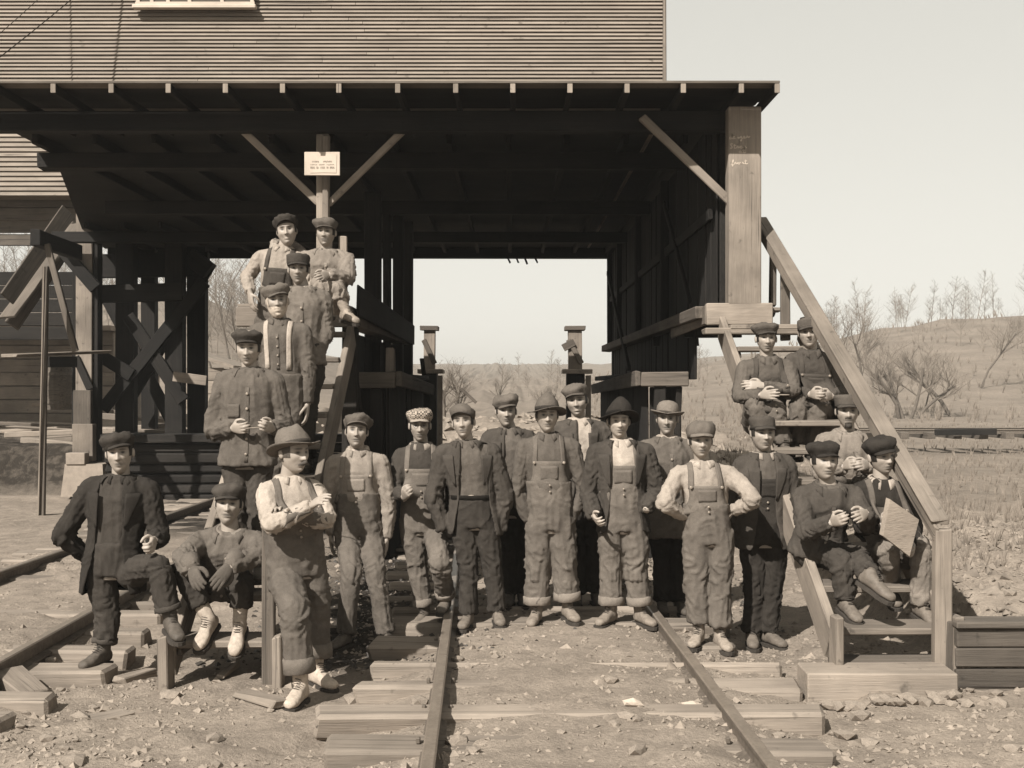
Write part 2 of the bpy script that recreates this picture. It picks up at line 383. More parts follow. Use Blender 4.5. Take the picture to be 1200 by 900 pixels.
# corner post at the stair landing and the centre post
pl, pr = XX(851, YP), XX(889, YP)
cp = box('corner_post', pl, pr, YP - .13, YP + .055, 2.62, 4.452, W_SUN, tip, jit=0.0)
cpost = box('centre_post', XX(371, YC), XX(385.5, YC), YC - .05, YC + .06, 2.45, 4.26, W_PALE, tip)
box('batten', XX(379, YC), XX(386.5, YC), YC - .075, YC - .052, 2.5, 4.24, W_SUN, tip)
def brace(a, b, Y, w_=.07, mat=W_PALE): timber('brace', P(*a, Y), P(*b, Y), .055, w_, mat, tip)
brace((752, 137), (855, 236), YP - .01); brace((268, 137), (373, 238), YC); brace((487, 138), (384, 240), YC)
# --- right wall of the passage: upright boards on a sill
XR = 1.93
yy = 11.75; i = 0
while yy < YB - .2:
    wd = 0.24 + RS.uniform(-.03, .05)
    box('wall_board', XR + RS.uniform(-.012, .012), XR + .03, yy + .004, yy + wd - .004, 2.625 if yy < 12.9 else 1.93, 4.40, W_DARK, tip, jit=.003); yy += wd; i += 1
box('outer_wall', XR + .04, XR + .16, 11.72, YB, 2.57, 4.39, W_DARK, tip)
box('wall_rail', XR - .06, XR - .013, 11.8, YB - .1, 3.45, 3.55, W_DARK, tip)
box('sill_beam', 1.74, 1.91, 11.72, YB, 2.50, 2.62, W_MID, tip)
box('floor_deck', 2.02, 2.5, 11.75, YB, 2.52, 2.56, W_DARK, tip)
timber('brace', P(712, 320, 22.5), P(737, 432, 18.5), .05, .07, W_DARK, tip)
timber('brace', (XR - .06, 13.0, 2.75), (XR - .06, 15.2, 4.1), .04, .07, W_DARK, tip)
for yy, s in ((15.2, 1), (18.4, 1), (21.6, 1), (23.7, 1)):
    box('wall_stud', XR - .10, XR - .012, yy, yy + .09, 2.62, 4.38, W_DARK, tip)
# cross wall that closes the front of the right bay under the floor is open; piers below
box('floor_joist', 1.85, 2.45, 13.2, 13.35, 2.38, 2.50, W_DARK, tip); box('floor_joist', 1.85, 2.45, 16.2, 16.35, 2.38, 2.50, W_DARK, tip)
for j in range(9):
    yy = 14.2 + j * .55; box('skirt_plank', -1.79, -1.755, yy, yy + .53, 1.95, 2.45, W_DARK, tip)
# --- left platform and its posts
box('sill_beam', -1.72, -1.54, 11.95, 19.2, 2.46, 2.60, W_MID, tip)
for j, yy in enumerate(np.arange(11.7, 15.6, .25)): box('deck_board', -2.6, -1.56, yy, yy + .244, 2.60, 2.64, W_TREAD, tip, jit=.003)
timber('skirt_board', (-1.50, 12.05, 2.70), (-1.50, 18.8, 2.62), .03, .30, W_DARK, tip)
box('platform_beam', -2.6, -1.52, 11.62, 11.69, 2.42, 2.60, W_SUN, tip)
timber('stair_post', (XX(402, 11.9), 11.9, 2.45), (XX(402, 11.9), 11.9, ZZ(277, 11.9)), .085, .05, W_PALE, tip)
for (px0, px1, Y0) in ((427, 446, 15.6), (449, 457, 17.0), (460, 472, 17.6), (472, 483, 18.4)):
    box('left_bay_post', XX(px0, Y0), XX(px1, Y0), Y0, Y0 + .2, 1.95, 4.3, W_DARK, tip)
timber('brace', P(471, 330, 18.3), P(458, 425, 18.3), .04, .06, W_MID, tip)
box('platform_leg', -1.74, -1.58, 12.6, 12.78, -.1, 2.46, W_BLACK, tip); box('platform_leg', -2.6, -2.44, 12.4, 12.58, -.1, 2.5, W_BLACK, tip)
timber('brace', (-1.66, 12.5, 2.4), (-1.5, 13.2, .6), .07, .10, W_BLACK, tip)
# --- lower loading docks on either side of the track
def dock(x0, x1, y0, y1, z0, z1, side):
    d = box('dock_floor', x0, x1, y0 + .065, y1, z1 - .06, z1, W_DARK, tip)
    box('dock_beam', x0, x1, y0, y0 + .06, z0, z1 + .01, W_MID, tip)
    xi = x0 if side > 0 else x1
    timber('dock_edge', (xi - side * .035, y0 + .02, z1 - .06), (xi - side * .035, y1, z1 - .20), .06, .16, W_MID, tip)
    n = 14
    for j in range(n):
        yy = y0 + .25 + j * (y1 - y0 - .4) / n
        box('dock_wall_board', xi + side * .08, xi + side * .105, yy, yy + (y1 - y0 - .4) / n - .012, -.05, z1 - .08, W_DARK, tip)
    box('dock_wall_end', xi + side * .11, (x1 if side > 0 else x0) - side * .06, y0 + .22, y0 + .26, -.05, z0 - .005, W_BLACK, tip)
    for yy in (y0 + .1, y1 - .3):
        timber('dock_leg', (xi + side * .2, yy, -.1), (xi + side * .2, yy, z0), .12, .12, W_DARK, tip)
    timber('dock_leg', ((x1 if side > 0 else x0) - side * .1, y0 + .1, z0), ((x1 if side > 0 else x0) - side * .16, y0 + .16, -.1), .06, .06, W_BLACK, tip)
dock(XX(752, 13), XX(808, 13), 13.0, 20.3, ZZ(453, 13), ZZ(437, 13), 1)
dock(XX(396, 13), XX(463, 13), 13.0, 18.3, ZZ(455, 13), ZZ(437, 13), -1)
box('dock_bracket', XX(452, 14.4), XX(462, 14.4), 14.4, 14.55, 2.02, ZZ(408, 14.4), W_SUN, tip)
timber('hanging_bar', P(494, 420, 17.9), P(502, 478, 17.9), .06, .06, W_BLACK, tip)
# loose plank and boards under the far lip
timber('ceiling_plank', P(575, 274, 21.5), P(662, 279, 21.5), .12, .05, W_MID, tip)
for px in (594, 604, 614, 626): timber('splinter', P(px, 300, YB - .1), P(px + 4, 309 + RS.uniform(-3, 3), YB - .1), .03, .03, W_DARK, tip)

# --- the notice nailed on the centre post
ys_ = 11.41
box('sign_bracket', XX(373, YC), XX(384, YC), ys_ + .001, YC - .078, 3.86, 3.92, W_DARK, tip)
sg = empty('notice_board', P(378, 206, ys_), 'white painted notice board with torn printed paper on the centre post', 'sign')
box('board', XX(357, ys_), XX(398.5, ys_), ys_ - .022, ys_, ZZ(206, ys_), ZZ(178.5, ys_), WHITE, sg, jit=.001, bev=.003)
yp_ = ys_ - .0265
Vp = [P(*q, yp_) for q in ((361, 180.5), (371, 180.3), (374, 186), (377.5, 180.5), (394.5, 180.6), (394, 202.5), (378, 202.2), (363.5, 202.6))]
mobj('paper', [tuple(v) for v in Vp] + [tuple(v + Vector((0, .003, 0))) for v in Vp], [tuple(range(8))[::-1], tuple(range(8, 16))] + [(i, (i + 1) % 8, 8 + (i + 1) % 8, 8 + i) for i in range(8)], PAPER, sg)
LV, LF = [], []
def stroke_quad(a, b, wpx, Y, V, F):
    a = P(*a, Y); b = P(*b, Y); d = (b - a).normalized(); n = Vector((-d.z, 0, d.x)) * (wpx * Y / FPX / 2)
    i = len(V); V += [tuple(a + n), tuple(a - n), tuple(b - n), tuple(b + n)]; F.append((i, i + 1, i + 2, i + 3))
rl = random.Random(5)
for (yy, segs, wd) in ((189.2, ((366, 374), (379, 390)), .9), (192.8, ((364, 372), (374, 381), (383, 392)), .5), (196.2, ((364, 369), (371, 374), (376, 381), (383, 385), (387, 392)), 1.25)):
    for s0, s1 in segs:
        x = s0
        while x < s1 - .5:
            stroke_quad((x, yy - wd), (x + rl.uniform(-.2, .2), yy + wd), .42, yp_ - .0035, LV, LF)
            if rl.random() < .6: stroke_quad((x, yy + rl.choice((-wd, 0, wd)) * .9), (x + .8, yy + rl.choice((-wd, 0, wd)) * .9), .34, yp_ - .0035, LV, LF)
            x += 1.35
mobj('lettering', LV, LF, INK, sg)
for q in ((360, 181), (395.5, 181), (361.5, 203.6), (394, 204)): stroke_quad((q[0] - .6, q[1]), (q[0] + .6, q[1]), 1.0, ys_ - .0245, LV, LF)
# --- chalk handwriting on the corner post: danger / Strap / at / front
yc_ = YP - .1325; CV, CF = [], []
def hand(lines, ox, oy, sx, sy, wpx):
    for ln in lines:
        for a, b in zip(ln[:-1], ln[1:]):
            stroke_quad((ox + a[0] * sx, oy - a[1] * sy), (ox + b[0] * sx, oy - b[1] * sy), wpx, yc_, CV, CF)
GL = {'d': [[(.6, .5), (.3, .65), (0, .4), (.1, .05), (.4, 0), (.62, .4), (.85, 1.5), (.65, .4), (.75, .05), (1, .2)]],
      'a': [[(.6, .5), (.3, .65), (0, .4), (.1, .05), (.4, 0), (.65, .5), (.65, .1), (1, .2)]],
      'n': [[(0, .1), (.1, .6), (.12, 0), (.3, .55), (.5, .6), (.6, .1), (1, .25)]],
      'g': [[(.6, .5), (.3, .65), (0, .4), (.2, .1), (.6, .5), (.6, -.5), (.4, -.8), (.2, -.6), (.6, -.1), (1, .2)]],
      'e': [[(0, .25), (.5, .4), (.4, .65), (.1, .5), (.1, .1), (.4, 0), (1, .25)]],
      'r': [[(0, .1), (.15, .7), (.4, .55), (.45, .1), (.8, .25), (1.0, .6)]],
      'S': [[(.8, 1.2), (.4, 1.4), (.1, 1.1), (.5, .7), (.7, .3), (.3, 0), (0, .2)]],
      't': [[(.3, 1.2), (.25, .1), (.5, 0), (1, .2)], [(0, .8), (.8, .85)]],
      'p': [[(0, .1), (.2, .6), (.05, -.7), (.2, .5), (.55, .6), (.6, .2), (.25, .05), (1, .2)]],
      'f': [[(0, 0), (.5, .6), (.7, 1.3), (.5, 1.4), (.35, .5), (.3, -.7), (.6, 0), (1, .2)]],
      'o': [[(.5, .6), (.1, .5), (.05, .1), (.4, 0), (.6, .3), (.4, .6), (1, .5)]]}
def script(word, ox, oy, sx, sy, wpx, slope=.02):
    for i, ch in enumerate(word): hand(GL[ch], ox + i * sx * 1.02, oy - i * sx * slope, sx, sy, wpx)
script('danger', 855, 163, 3.9, 4.0, .85, .06); script('Strap', 855.5, 174, 3.9, 4.2, .85, .02); script('at', 866, 179, 4, 3.4, .8); script('front', 857, 193, 3.8, 4.2, .75, .05)
CHALK = plain('chalk', 0.62, 0.95, 0.1, 60, bump=0)
ck = mobj('chalk_writing', CV, CF, CHALK, tip); ck['label'] = 'handwritten chalk words on the corner post'; ck['kind'] = 'stuff'

# ================================================================== STAIRS
def staircase(name, label, xl0, xl1, width, y0, z0, y1, z1, nst, rail):
    root = empty(name, (xl0 + width / 2, y0, 0), label, 'staircase')
    def xl(y): return xl0 + (xl1 - xl0) * (y - y0) / (y1 - y0)
    sw = .055
    for s in (0, 1):
        dx = s * width
        a = Vector((xl(y0) + dx, y0 + .10, z0 + .10)); b = Vector((xl(y1) + dx, y1 + .02, z1 - .02))
        timber('stringer', a, b, sw, .24, W_SUN, root, bev=.006)
        timber('stringer_foot', (a.x, y0 - .02, z0 - .06), (a.x, y0 - .02 + .005, z0 + .30), sw + .004, .16, W_SUN, root, up=(0, 1, 0))
    for i in range(nst):
        t = (i + .65) / nst; y = y0 + (y1 - y0) * t; z = z0 + (z1 - z0) * (i + 1) / nst
        box('tread', xl(y) + sw / 2 + .003, xl(y) + width - sw / 2 - .003, y - .16, y + .16, z - .045, z, W_TREAD, root, jit=.003)
        timber('cleat', (xl(y) + sw / 2 + .02, y - .12, z - .075), (xl(y) + sw / 2 + .02, y + .12, z - .075), .03, .05, W_MID, root)
    return root
SR = dict(y0=7.75, z0=.13, y1=11.45, z1=2.42)
st_r = staircase('wooden_staircase', 'wooden staircase with sloping handrail where five seated men rest, climbing to the landing', XX(980, 7.75), XX(846, 11.45), .74, SR['y0'], SR['z0'], SR['y1'], SR['z1'], 11, True)
xr0, xr1 = XX(1103, 7.72), XX(898, 12.0)
# handrail: wide cap on an upright board, three posts
ra, rb = P(1103, 612, 7.72), P(891, 256, 12.0)
timber('handrail', ra, rb, .115, .04, W_SUN, st_r)
off = Vector((-.03, 0, -.075))
timber('rail_board', ra + off, rb + off, .035, .095, W_SUN, st_r)
box('newel_post', XX(1094, 7.75), XX(1113, 7.75), 7.70, 7.80, .10, ZZ(620, 7.75), W_SUN, st_r)
box('rail_post', XX(902, 11.75), XX(909.5, 11.75), 11.72, 11.80, 2.62, ZZ(283, 11.75), W_MID, st_r)
box('rail_post', XX(915, 11.4), XX(926, 11.4), 11.38, 11.46, 2.28, ZZ(303, 11.4), W_MID, st_r)
# landing
for j, yy in enumerate((11.52, 11.62)): pass
box('landing_beam', XX(827, 11.5), XX(905, 11.5), 11.44, 11.52, ZZ(381, 11.5), ZZ(356, 11.5), W_SUN, st_r)
box('landing_tread', XX(824, 11.35), XX(947, 11.35), 11.18, 11.432, 2.335, 2.385, W_SUN, st_r)
timber('landing_side', (XX(829, 11.56), 11.53, ZZ(368, 11.53)), (XX(788, 13.9), 13.9, ZZ(388, 13.9)), .04, .17, W_SUN, st_r)
box('landing_deck', 1.86, 2.52, 11.525, 11.70, 2.56, 2.60, W_TREAD, st_r)
base = box('footing_beam', XX(946, 7.45), XX(1121, 7.45), 7.42, 7.74, -.09, ZZ(788, 7.45), W_PALE, st_r, jit=.006)
box('footing_board', XX(985, 7.7), XX(1110, 7.7), 7.745, 8.0, -.02, .13, W_MID, st_r)

SL = dict(y0=7.95, z0=-.03, y1=11.62, z1=2.36)
st_l = staircase('wooden_staircase', 'old wooden staircase crowded with standing men below the notice, no handrail cap', XX(196, 7.95), XX(322, 11.62), .72, SL['y0'], SL['z0'], SL['y1'], SL['z1'], 10, False)
box('newel_post', XX(309, 7.97), XX(322, 7.97), 7.93, 8.01, -.1, ZZ(603, 7.97), W_MID, st_l)
box('post_cap', XX(307, 7.96), XX(325, 7.96), 7.90, 8.02, ZZ(603, 7.97), ZZ(598, 7.97), W_SUN, st_l)
box('newel_post', XX(186, 7.95), XX(194, 7.95), 7.92, 7.98, -.1, ZZ(748, 7.95), W_MID, st_l)

# ================================================================== TRACKS
def rail(name, p0, p1, parent, n=1):
    p0, p1 = Vector(p0), Vector(p1); M, ln = frame_x(p0, p1)
    prof = [(-.06, 0), (.06, 0), (.06, .012), (.012, .026), (.012, .088), (.034, .098), (.034, .118), (.026, .126), (-.026, .126), (-.034, .118), (-.034, .098), (-.012, .088), (-.012, .026), (-.06, .012)]
    m = len(prof); V = []; F = []
    for i in range(2):
        for (a, b) in prof: V.append(((-.5 + i) * ln, a, b - .126))
    for j in range(m): F.append((j, (j + 1) % m, m + (j + 1) % m, m + j))
    F += [tuple(range(m)), tuple(range(m, 2 * m))[::-1]]
    me = mesh(name, V, F, IRON); me.materials.append(SHINE)
    for q in (6, 7, 8): me.polygons[q].material_index = 1
    bm = bmesh.new(); bm.from_mesh(me); bmesh.ops.recalc_face_normals(bm, faces=bm.faces); bm.to_mesh(me); bm.free()
    return link(name, me, M, parent)
tk = empty('railway_track', (.35, 9, 0), 'railway track in the middle of the yard running under the tipple', 'railway track')
def cx(X0, Y): return X0 - .0257 * (Y - 6.37)
for X0 in (-.404, 1.172):
    for y0, y1 in ((2.0, 7.9), (7.91, 17.0), (17.01, 36)): rail('rail', (cx(X0, y0), y0, .15), (cx(X0, y1), y1, .15), tk)
rt = random.Random(3)
y = 5.1
while y < 33:
    c_ = cx(.38, y); a0 = c_ - 1.33 + rt.uniform(-.14, .1); a1 = c_ + 1.30 + rt.uniform(-.12, .14); zt = .060 + rt.uniform(-.014, .012)
    timber('tie', (a0, y + rt.uniform(-.04, .04), zt - .075), (a1, y + rt.uniform(-.04, .04), zt - .075), .21 + rt.uniform(-.02, .03), .15, W_TIE, tk, bev=.022, jit=.026)
    for X0 in (-.404, 1.172):
        if 5.5 < y < 9.8:
            for s in (-1, 1): timber('spike', (cx(X0, y) + s * .075, y, zt - .01), (cx(X0, y) + s * .075, y, zt + .022), .022, .03, IRON, tk, jit=0)
    y += .62 + rt.uniform(-.05, .05)
tl = empty('railway_track', (-4.0, 10, 0), 'curving side track with exposed tie ends at the edge of the yard', 'railway track')
for (X0, X1) in ((-3.22, -3.34), (-4.86, -4.52)):
    def lx(Y, X0=X0, X1=X1): return X0 + (X1 - X0) * (Y - 8) / 11
    for y0, y1 in ((3.0, 10.6), (10.61, 16.0), (16.01, 27)): rail('rail', (lx(y0), y0, .15), (lx(y1), y1, .15), tl)
y = 5.6
while y < 20:
    a0 = -5.35 + rt.uniform(-.1, .1); a1 = -2.70 + rt.uniform(-.16, .16); zt = .045 + rt.uniform(-.015, .012)
    timber('tie', (a0, y + rt.uniform(-.05, .05), zt - .085), (a1, y + rt.uniform(-.05, .05), zt - .085), .21 + rt.uniform(-.02, .03), .17, W_TIE, tl, bev=.02, jit=.018)
    y += .60 + rt.uniform(-.06, .06)
tf = empty('railway_track', (14, 34, 0), 'distant railway track crossing the dry field below the hill', 'railway track')
for yy in (33.4, 34.9):
    rail('rail', (7, yy, .66), (40, yy, .66), tf)
for xx in np.arange(7, 26, .7): timber('tie', (xx, 33.0, .50), (xx, 35.3, .50), .22, .18, W_MID, tf)
for xx in (11.2, 14.6): timber('bank_plank', (xx, 32.7, .6), (xx + 1.6, 32.75, .62), .2, .16, W_DARK, tf)

# ================================================================== LOOSE TIMBER, CRIB, STONES
def rock_mesh(name, r, seed, mat, flat=.6):
    bm = bmesh.new(); bmesh.ops.create_icosphere(bm, subdivisions=1, radius=r); rr = random.Random(seed)
    for v in bm.verts:
        v.co *= rr.uniform(.65, 1.25); v.co.z *= flat; v.co.x *= 1.25
    me = bpy.data.meshes.new(name); bm.to_mesh(me); bm.free(); me.materials.append(mat); return me
ROCKS = [rock_mesh('stone', 1, i, STONE) for i in range(7)]
rs = random.Random(21); spots = []
while len(spots) < 150:
    px = rs.uniform(10, 1190); py = rs.uniform(760, 900) if rs.random() < .75 else rs.uniform(640, 760)
    Y = FPX * CAMH / (py - 450); X = XX(px, Y)
    if Y < 5.2 or (-2.5 < X < -1.3 and Y > 7.7): continue
    dens = vnoise(np.array([[X * 1.1, Y * 1.1, 3.3]]))[0]
    if 500 < px < 900 and rs.random() < .6: continue
    if rs.random() < dens * 1.3: spots.append((X, Y))
for (X, Y) in spots:
    r_ = rs.choice((.018, .022, .028, .035, .05)) * rs.uniform(.8, 1.3); M = Matrix.Translation((X, Y, gzs(X, Y) + r_ * .25)) @ Matrix.Rotation(rs.uniform(0, 6.3), 4, 'Z') @ Matrix.Diagonal((r_, r_, r_, 1))
    o = link('stone', rs.choice(ROCKS), M); tag(o, 'loose rough stone lying on the trampled dirt', 'stone', 'stones scattered over the yard')
# heap of stones along the footing beam of the stair
for i in range(26):
    px = 950 + i * 7.4 + rs.uniform(-3, 3); Y = 7.36 - rs.uniform(0, .16); r_ = rs.uniform(.03, .06)
    M = Matrix.Translation((XX(px, Y), Y, gzs(XX(px, Y), Y) + r_ * .35)) @ Matrix.Rotation(rs.uniform(0, 6.3), 4, 'Z') @ Matrix.Diagonal((r_, r_, r_, 1))
    tag(link('stone', rs.choice(ROCKS), M), 'broken stone packed against the footing beam of the staircase', 'stone', 'stones along the stair footing')
# rubble that nobody could count: thousands of chips, dirt crumbs and coal lumps
def chips(name, pts, rad, mat, label, seed):
    r_ = np.random.RandomState(seed); n = len(pts); base = np.array([(1, 0, -.3), (-.5, .87, -.3), (-.5, -.87, -.3), (0, 0, .7), (.7, .6, .25)], float)
    f0 = np.array([(0, 4, 3), (4, 1, 3), (1, 2, 3), (2, 0, 3), (0, 1, 4), (0, 2, 1)])
    V = base[None] * r_.uniform(.6, 1.4, (n, 5, 3)) * rad[:, None, None]
    a = r_.uniform(0, 6.28, n); c, s = np.cos(a), np.sin(a)
    V = np.stack([V[..., 0] * c[:, None] - V[..., 1] * s[:, None], V[..., 0] * s[:, None] + V[..., 1] * c[:, None], V[..., 2] * r_.uniform(.5, 1, (n, 1))], -1) + pts[:, None]
    F = (f0[None] + 5 * np.arange(n)[:, None, None]).reshape(-1, 3)
    o = mobj(name, V.reshape(-1, 3), F, mat); tag(o, label, 'rubble', kind='stuff'); return o
r_ = np.random.RandomState(5)
def scatter(n, x0, x1, y0, y1, fn):
    X = r_.uniform(x0, x1, n); Y = y0 + (y1 - y0) * r_.rand(n) ** 1.3; kk = r_.rand(n) < fn(X, Y)
    X, Y = X[kk], Y[kk]; return np.stack([X, Y, gz(X, Y) + .003], -1)
def d1(X, Y):
    q = fnoise(np.stack([X * .8, Y * .8, X * 0], -1), 3); base = sstep(.38, .62, q)
    inn = np.exp(-((X - .38) / .62) ** 4); return np.clip(base * (1 - .75 * inn) + .12, 0, 1)
pts = scatter(26000, -6, 6, 5.2, 13.5, d1)
chips('rubble', pts, np.abs(r_.normal(0, .011, len(pts))) + .004, STONE, 'small broken rubble scattered over the dirt of the yard', 1)
pts = scatter(6500, -6, 6, 5.2, 12.5, lambda X, Y: np.clip(d1(X, Y) - .15, 0, 1) * sstep(.42, .6, fnoise(np.stack([X * 2.1 + 5, Y * 2.1, X * 0], -1), 2)))
chips('dirt_clods', pts, np.abs(r_.normal(0, .018, len(pts))) + .010, plain('clod_earth', .29, .97, .25, 20, bump=.7), 'dry earth clods heaped about the tracks', 8)
pts = scatter(5200, -2.4, 2.2, 8.4, 15, lambda X, Y: np.clip(np.exp(-((X + 1.1) / .8) ** 2) + .5 * np.exp(-((X - 1.55) / .5) ** 2) * (Y > 9.3) + .25 * (Y > 10.4), 0, 1))
chips('coal_rubble', pts, np.abs(r_.normal(0, .014, len(pts))) + .006, COALM, 'black coal lumps spilled behind and between the men', 2)
pts = scatter(5000, 2.7, 7, 7.9, 13, lambda X, Y: np.clip(sstep(2.8, 3.2, X), 0, 1) * .8)
chips('bank_rubble', pts, np.abs(r_.normal(0, .03, len(pts))) + .012, plain('bank_stone', .20, .95, .35, 9, bump=.6), 'stony rubble bank beside the handrail', 3)
pts = scatter(1500, -7, 8, 26, 40, lambda X, Y: np.clip(np.exp(-((X - .3) / 5) ** 2), 0, 1)); pts[:, 2] += .02
chips('far_rubble', pts, np.abs(r_.normal(0, .10, len(pts))) + .06, STONE, 'pale heaps of broken rock beyond the passage', 4)
# loose boards lying in the dirt near the stairs
def loose(p0, p1, w_, h, mat, label, group=None, name='loose_plank'):
    p0, p1 = Vector(p0), Vector(p1)
    return tag(timber(name, p0, p1, w_, h, mat, None, jit=.01), label, 'plank', group)
def gp(px, py, dz=0.0):
    Y = FPX * CAMH / (py - 450); X = XX(px, Y); return Vector((X, Y, gzs(X, Y) + dz))
loose(gp(282, 806, .02), gp(330, 822, .03), .12, .04, W_PALE, 'short pale board end half buried before the moustached man')
loose(gp(258, 788, .02), gp(276, 776, .05), .05, .03, W_PALE, 'splintered pale stick tilted under the bottom step')
loose(gp(140, 790, .02), gp(178, 776, .03), .10, .05, W_TIE, 'squared timber end beside the boot of the leaning man')
loose(gp(8, 800, .05), gp(40, 812, .02), .2, .09, W_TIE, 'thick sawn tie end lying at the edge of the side track')
loose(gp(104, 832, .0), gp(150, 824, .01), .16, .03, W_TIE, 'flat weathered board sunk in the dirt before the side track')
for q, nm, lb in (((742, 843), (.055, .03, .025), 'small white block lying between the rails'), ((812, 836), (.06, .035, .02), 'white chalky lump lying against the rail')):
    p = gp(*q, .02); M = Matrix.Translation(p) @ Matrix.Rotation(.2, 4, 'Z') @ Matrix.Diagonal((*nm, 1))
    tag(link('white_lump', rock_mesh('white_lump', 1, 40, WHITE, 1.0), M), lb, 'stone')
# crib wall of planks to the right of the staircase
cb = empty('crib_wall', (3.2, 7.7, 0), 'dark plank crib wall holding back the rubble beside the footing beam', 'wall')
for j in range(4): box('plank', 2.74, 3.9, 7.62 + RS.uniform(-.012, .012), 7.67, -.12 + j * .125, -.002 + j * .125, wood('crib_timber', .10, .4), cb, jit=.006)
box('crib_post', 2.70, 2.82, 7.69, 7.80, -.1, .40, wood('crib_timber', .10, .4), cb); box('crib_top', 2.74, 3.9, 7.60, 7.78, .38, .42, wood('crib_timber', .10, .4), cb)

# ================================================================== TRESTLE, SPOIL BANK, LEFT YARD
tr = empty('timber_trestle', (-6, 21.5, 0), 'dark cross-braced timber trestle standing under the back of the tipple', 'trestle')
YT = 21.3
for (a, b, Y0) in ((135, 157, 21.6), (165, 181, 22.6), (193, 214, 21.6), (219, 240, 22.2)):
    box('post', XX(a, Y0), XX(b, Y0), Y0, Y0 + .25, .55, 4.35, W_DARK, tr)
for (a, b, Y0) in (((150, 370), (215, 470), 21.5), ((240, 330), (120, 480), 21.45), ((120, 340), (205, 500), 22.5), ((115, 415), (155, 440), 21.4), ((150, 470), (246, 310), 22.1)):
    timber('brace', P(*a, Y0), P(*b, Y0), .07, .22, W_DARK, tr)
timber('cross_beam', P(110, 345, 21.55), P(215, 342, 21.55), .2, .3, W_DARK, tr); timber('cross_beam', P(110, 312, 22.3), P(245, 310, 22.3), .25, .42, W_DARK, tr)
timber('bolster', P(222, 300, 22.0), P(246, 318, 22.0), .3, .3, W_DARK, tr)
timber('nailed_board', P(203, 441, 21.3), P(242, 446, 21.3), .04, .17, W_SUN, tr)
sp = box('corner_post', XX(91, 21), XX(110, 21), 20.9, 21.2, ZZ(545, 21), 4.86, W_SUN, tr)
box('post_shaded_face', XX(110.4, 21.05), XX(117, 21.05), 20.95, 21.2, .5, 4.86, W_DARK, tr)  # dark strip standing for the shaded right face of the post
timber('brace', P(60, 278, 20.8), P(112, 338, 20.8), .08, .2, W_DARK, tr)
timber('brace', P(88, 418, 20.85), P(106, 456, 20.85), .05, .12, W_DARK, tr)
box('post_splice', XX(87, 20.75), XX(107, 20.75), 20.7, 20.86, ZZ(538, 20.75), ZZ(457, 20.75), W_MID, tr)
box('post_block', XX(87, 20.6), XX(111, 20.6), 20.5, 20.68, ZZ(540, 20.6), ZZ(497, 20.6), W_SUN, tr)
# stepped footing block
V0 = [P(71, 582, 20.2), P(122, 582, 20.2), P(120, 544, 20.25), P(76, 544, 20.25)]
Vf = [tuple(v) for v in V0] + [(v.x, 21.4, v.z) for v in V0]
mobj('footing', Vf, [(0, 1, 2, 3), (4, 7, 6, 5), (0, 4, 5, 1), (3, 2, 6, 7), (0, 3, 7, 4), (1, 5, 6, 2)], CONC, tr)
box('bearing_plate', XX(79, 20.3), XX(101, 20.3), 20.22, 20.45, ZZ(544, 20.3), ZZ(531, 20.3), CONC, tr)
# cribbing under the trestle: long dark logs with front boards
cw = empty('retaining_wall', (-5.0, 20.2, 0), 'timber retaining wall coloured black as shade behind the men on the stairs', 'wall')
for j in range(6): box('log', XX(122, 20), -1.9, 20.0 + RS.uniform(-.03, .03), 20.3, -.08 + j * .17, .08 + j * .17, W_BLACK, cw, jit=.015, bev=.03)  # near-black colour paints the building's shadow on the logs
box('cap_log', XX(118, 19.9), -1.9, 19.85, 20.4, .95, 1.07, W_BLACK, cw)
# scaffold of slender poles with the chute head
sf = empty('pole_scaffold', P(50, 605, 17.6), 'slender pole scaffold with a tilted brace and plank at the edge of the yard', 'scaffold')
timber('pole', P(49.5, 606, 17.58), P(54, 312, 17.6), .075, .075, W_MID, sf); timber('pole_facing', P(45, 604, 17.52), P(52, 312, 17.5), .02, .05, W_PALE, sf)
timber('tilted_brace', P(55, 286, 18), P(88, 412, 18), .07, .09, W_MID, sf)
timber('cross_head', P(41, 278, 17.8), P(92, 296, 19.6), .14, .24, W_DARK, sf)
timber('plank', P(10, 417, 17.7), P(122, 412, 19.5), .30, .045, W_PALE, sf)
timber('plank_joist', P(56, 424, 17.8), P(88, 424, 19.3), .06, .16, W_DARK, sf)
# chute
chx = empty('coal_chute', P(50, 330, 19.5), 'long sloping wooden coal chute descending behind the pole scaffold', 'chute')
timber('chute_floor', P(92, 262, 22.4), P(8, 372, 21.4), .55, .05, W_MID, chx); timber('chute_side', P(80, 247, 22.0), P(8, 350, 21.0), .05, .30, W_MID, chx)
timber('chute_side', P(94, 262, 22.7), P(14, 382, 21.8), .05, .28, W_MID, chx)
# bin behind
bn = empty('coal_bin', (-8.6, 23.2, 0), 'shadowed plank coal bin behind the sloping chute', 'bin')
for j in range(5): box('bin_board', XX(-40, 23), XX(89, 23), 23.0, 23.05, ZZ(398 - j * 16, 23) , ZZ(398 - (j + 1) * 16, 23) - .012, W_BLACK, bn)  # black colour paints the shade on the bin wall
box('bin_corner', XX(86, 22.95), XX(91, 22.95), 22.9, 23.2, ZZ(400, 23), ZZ(300, 23), W_BLACK, bn)
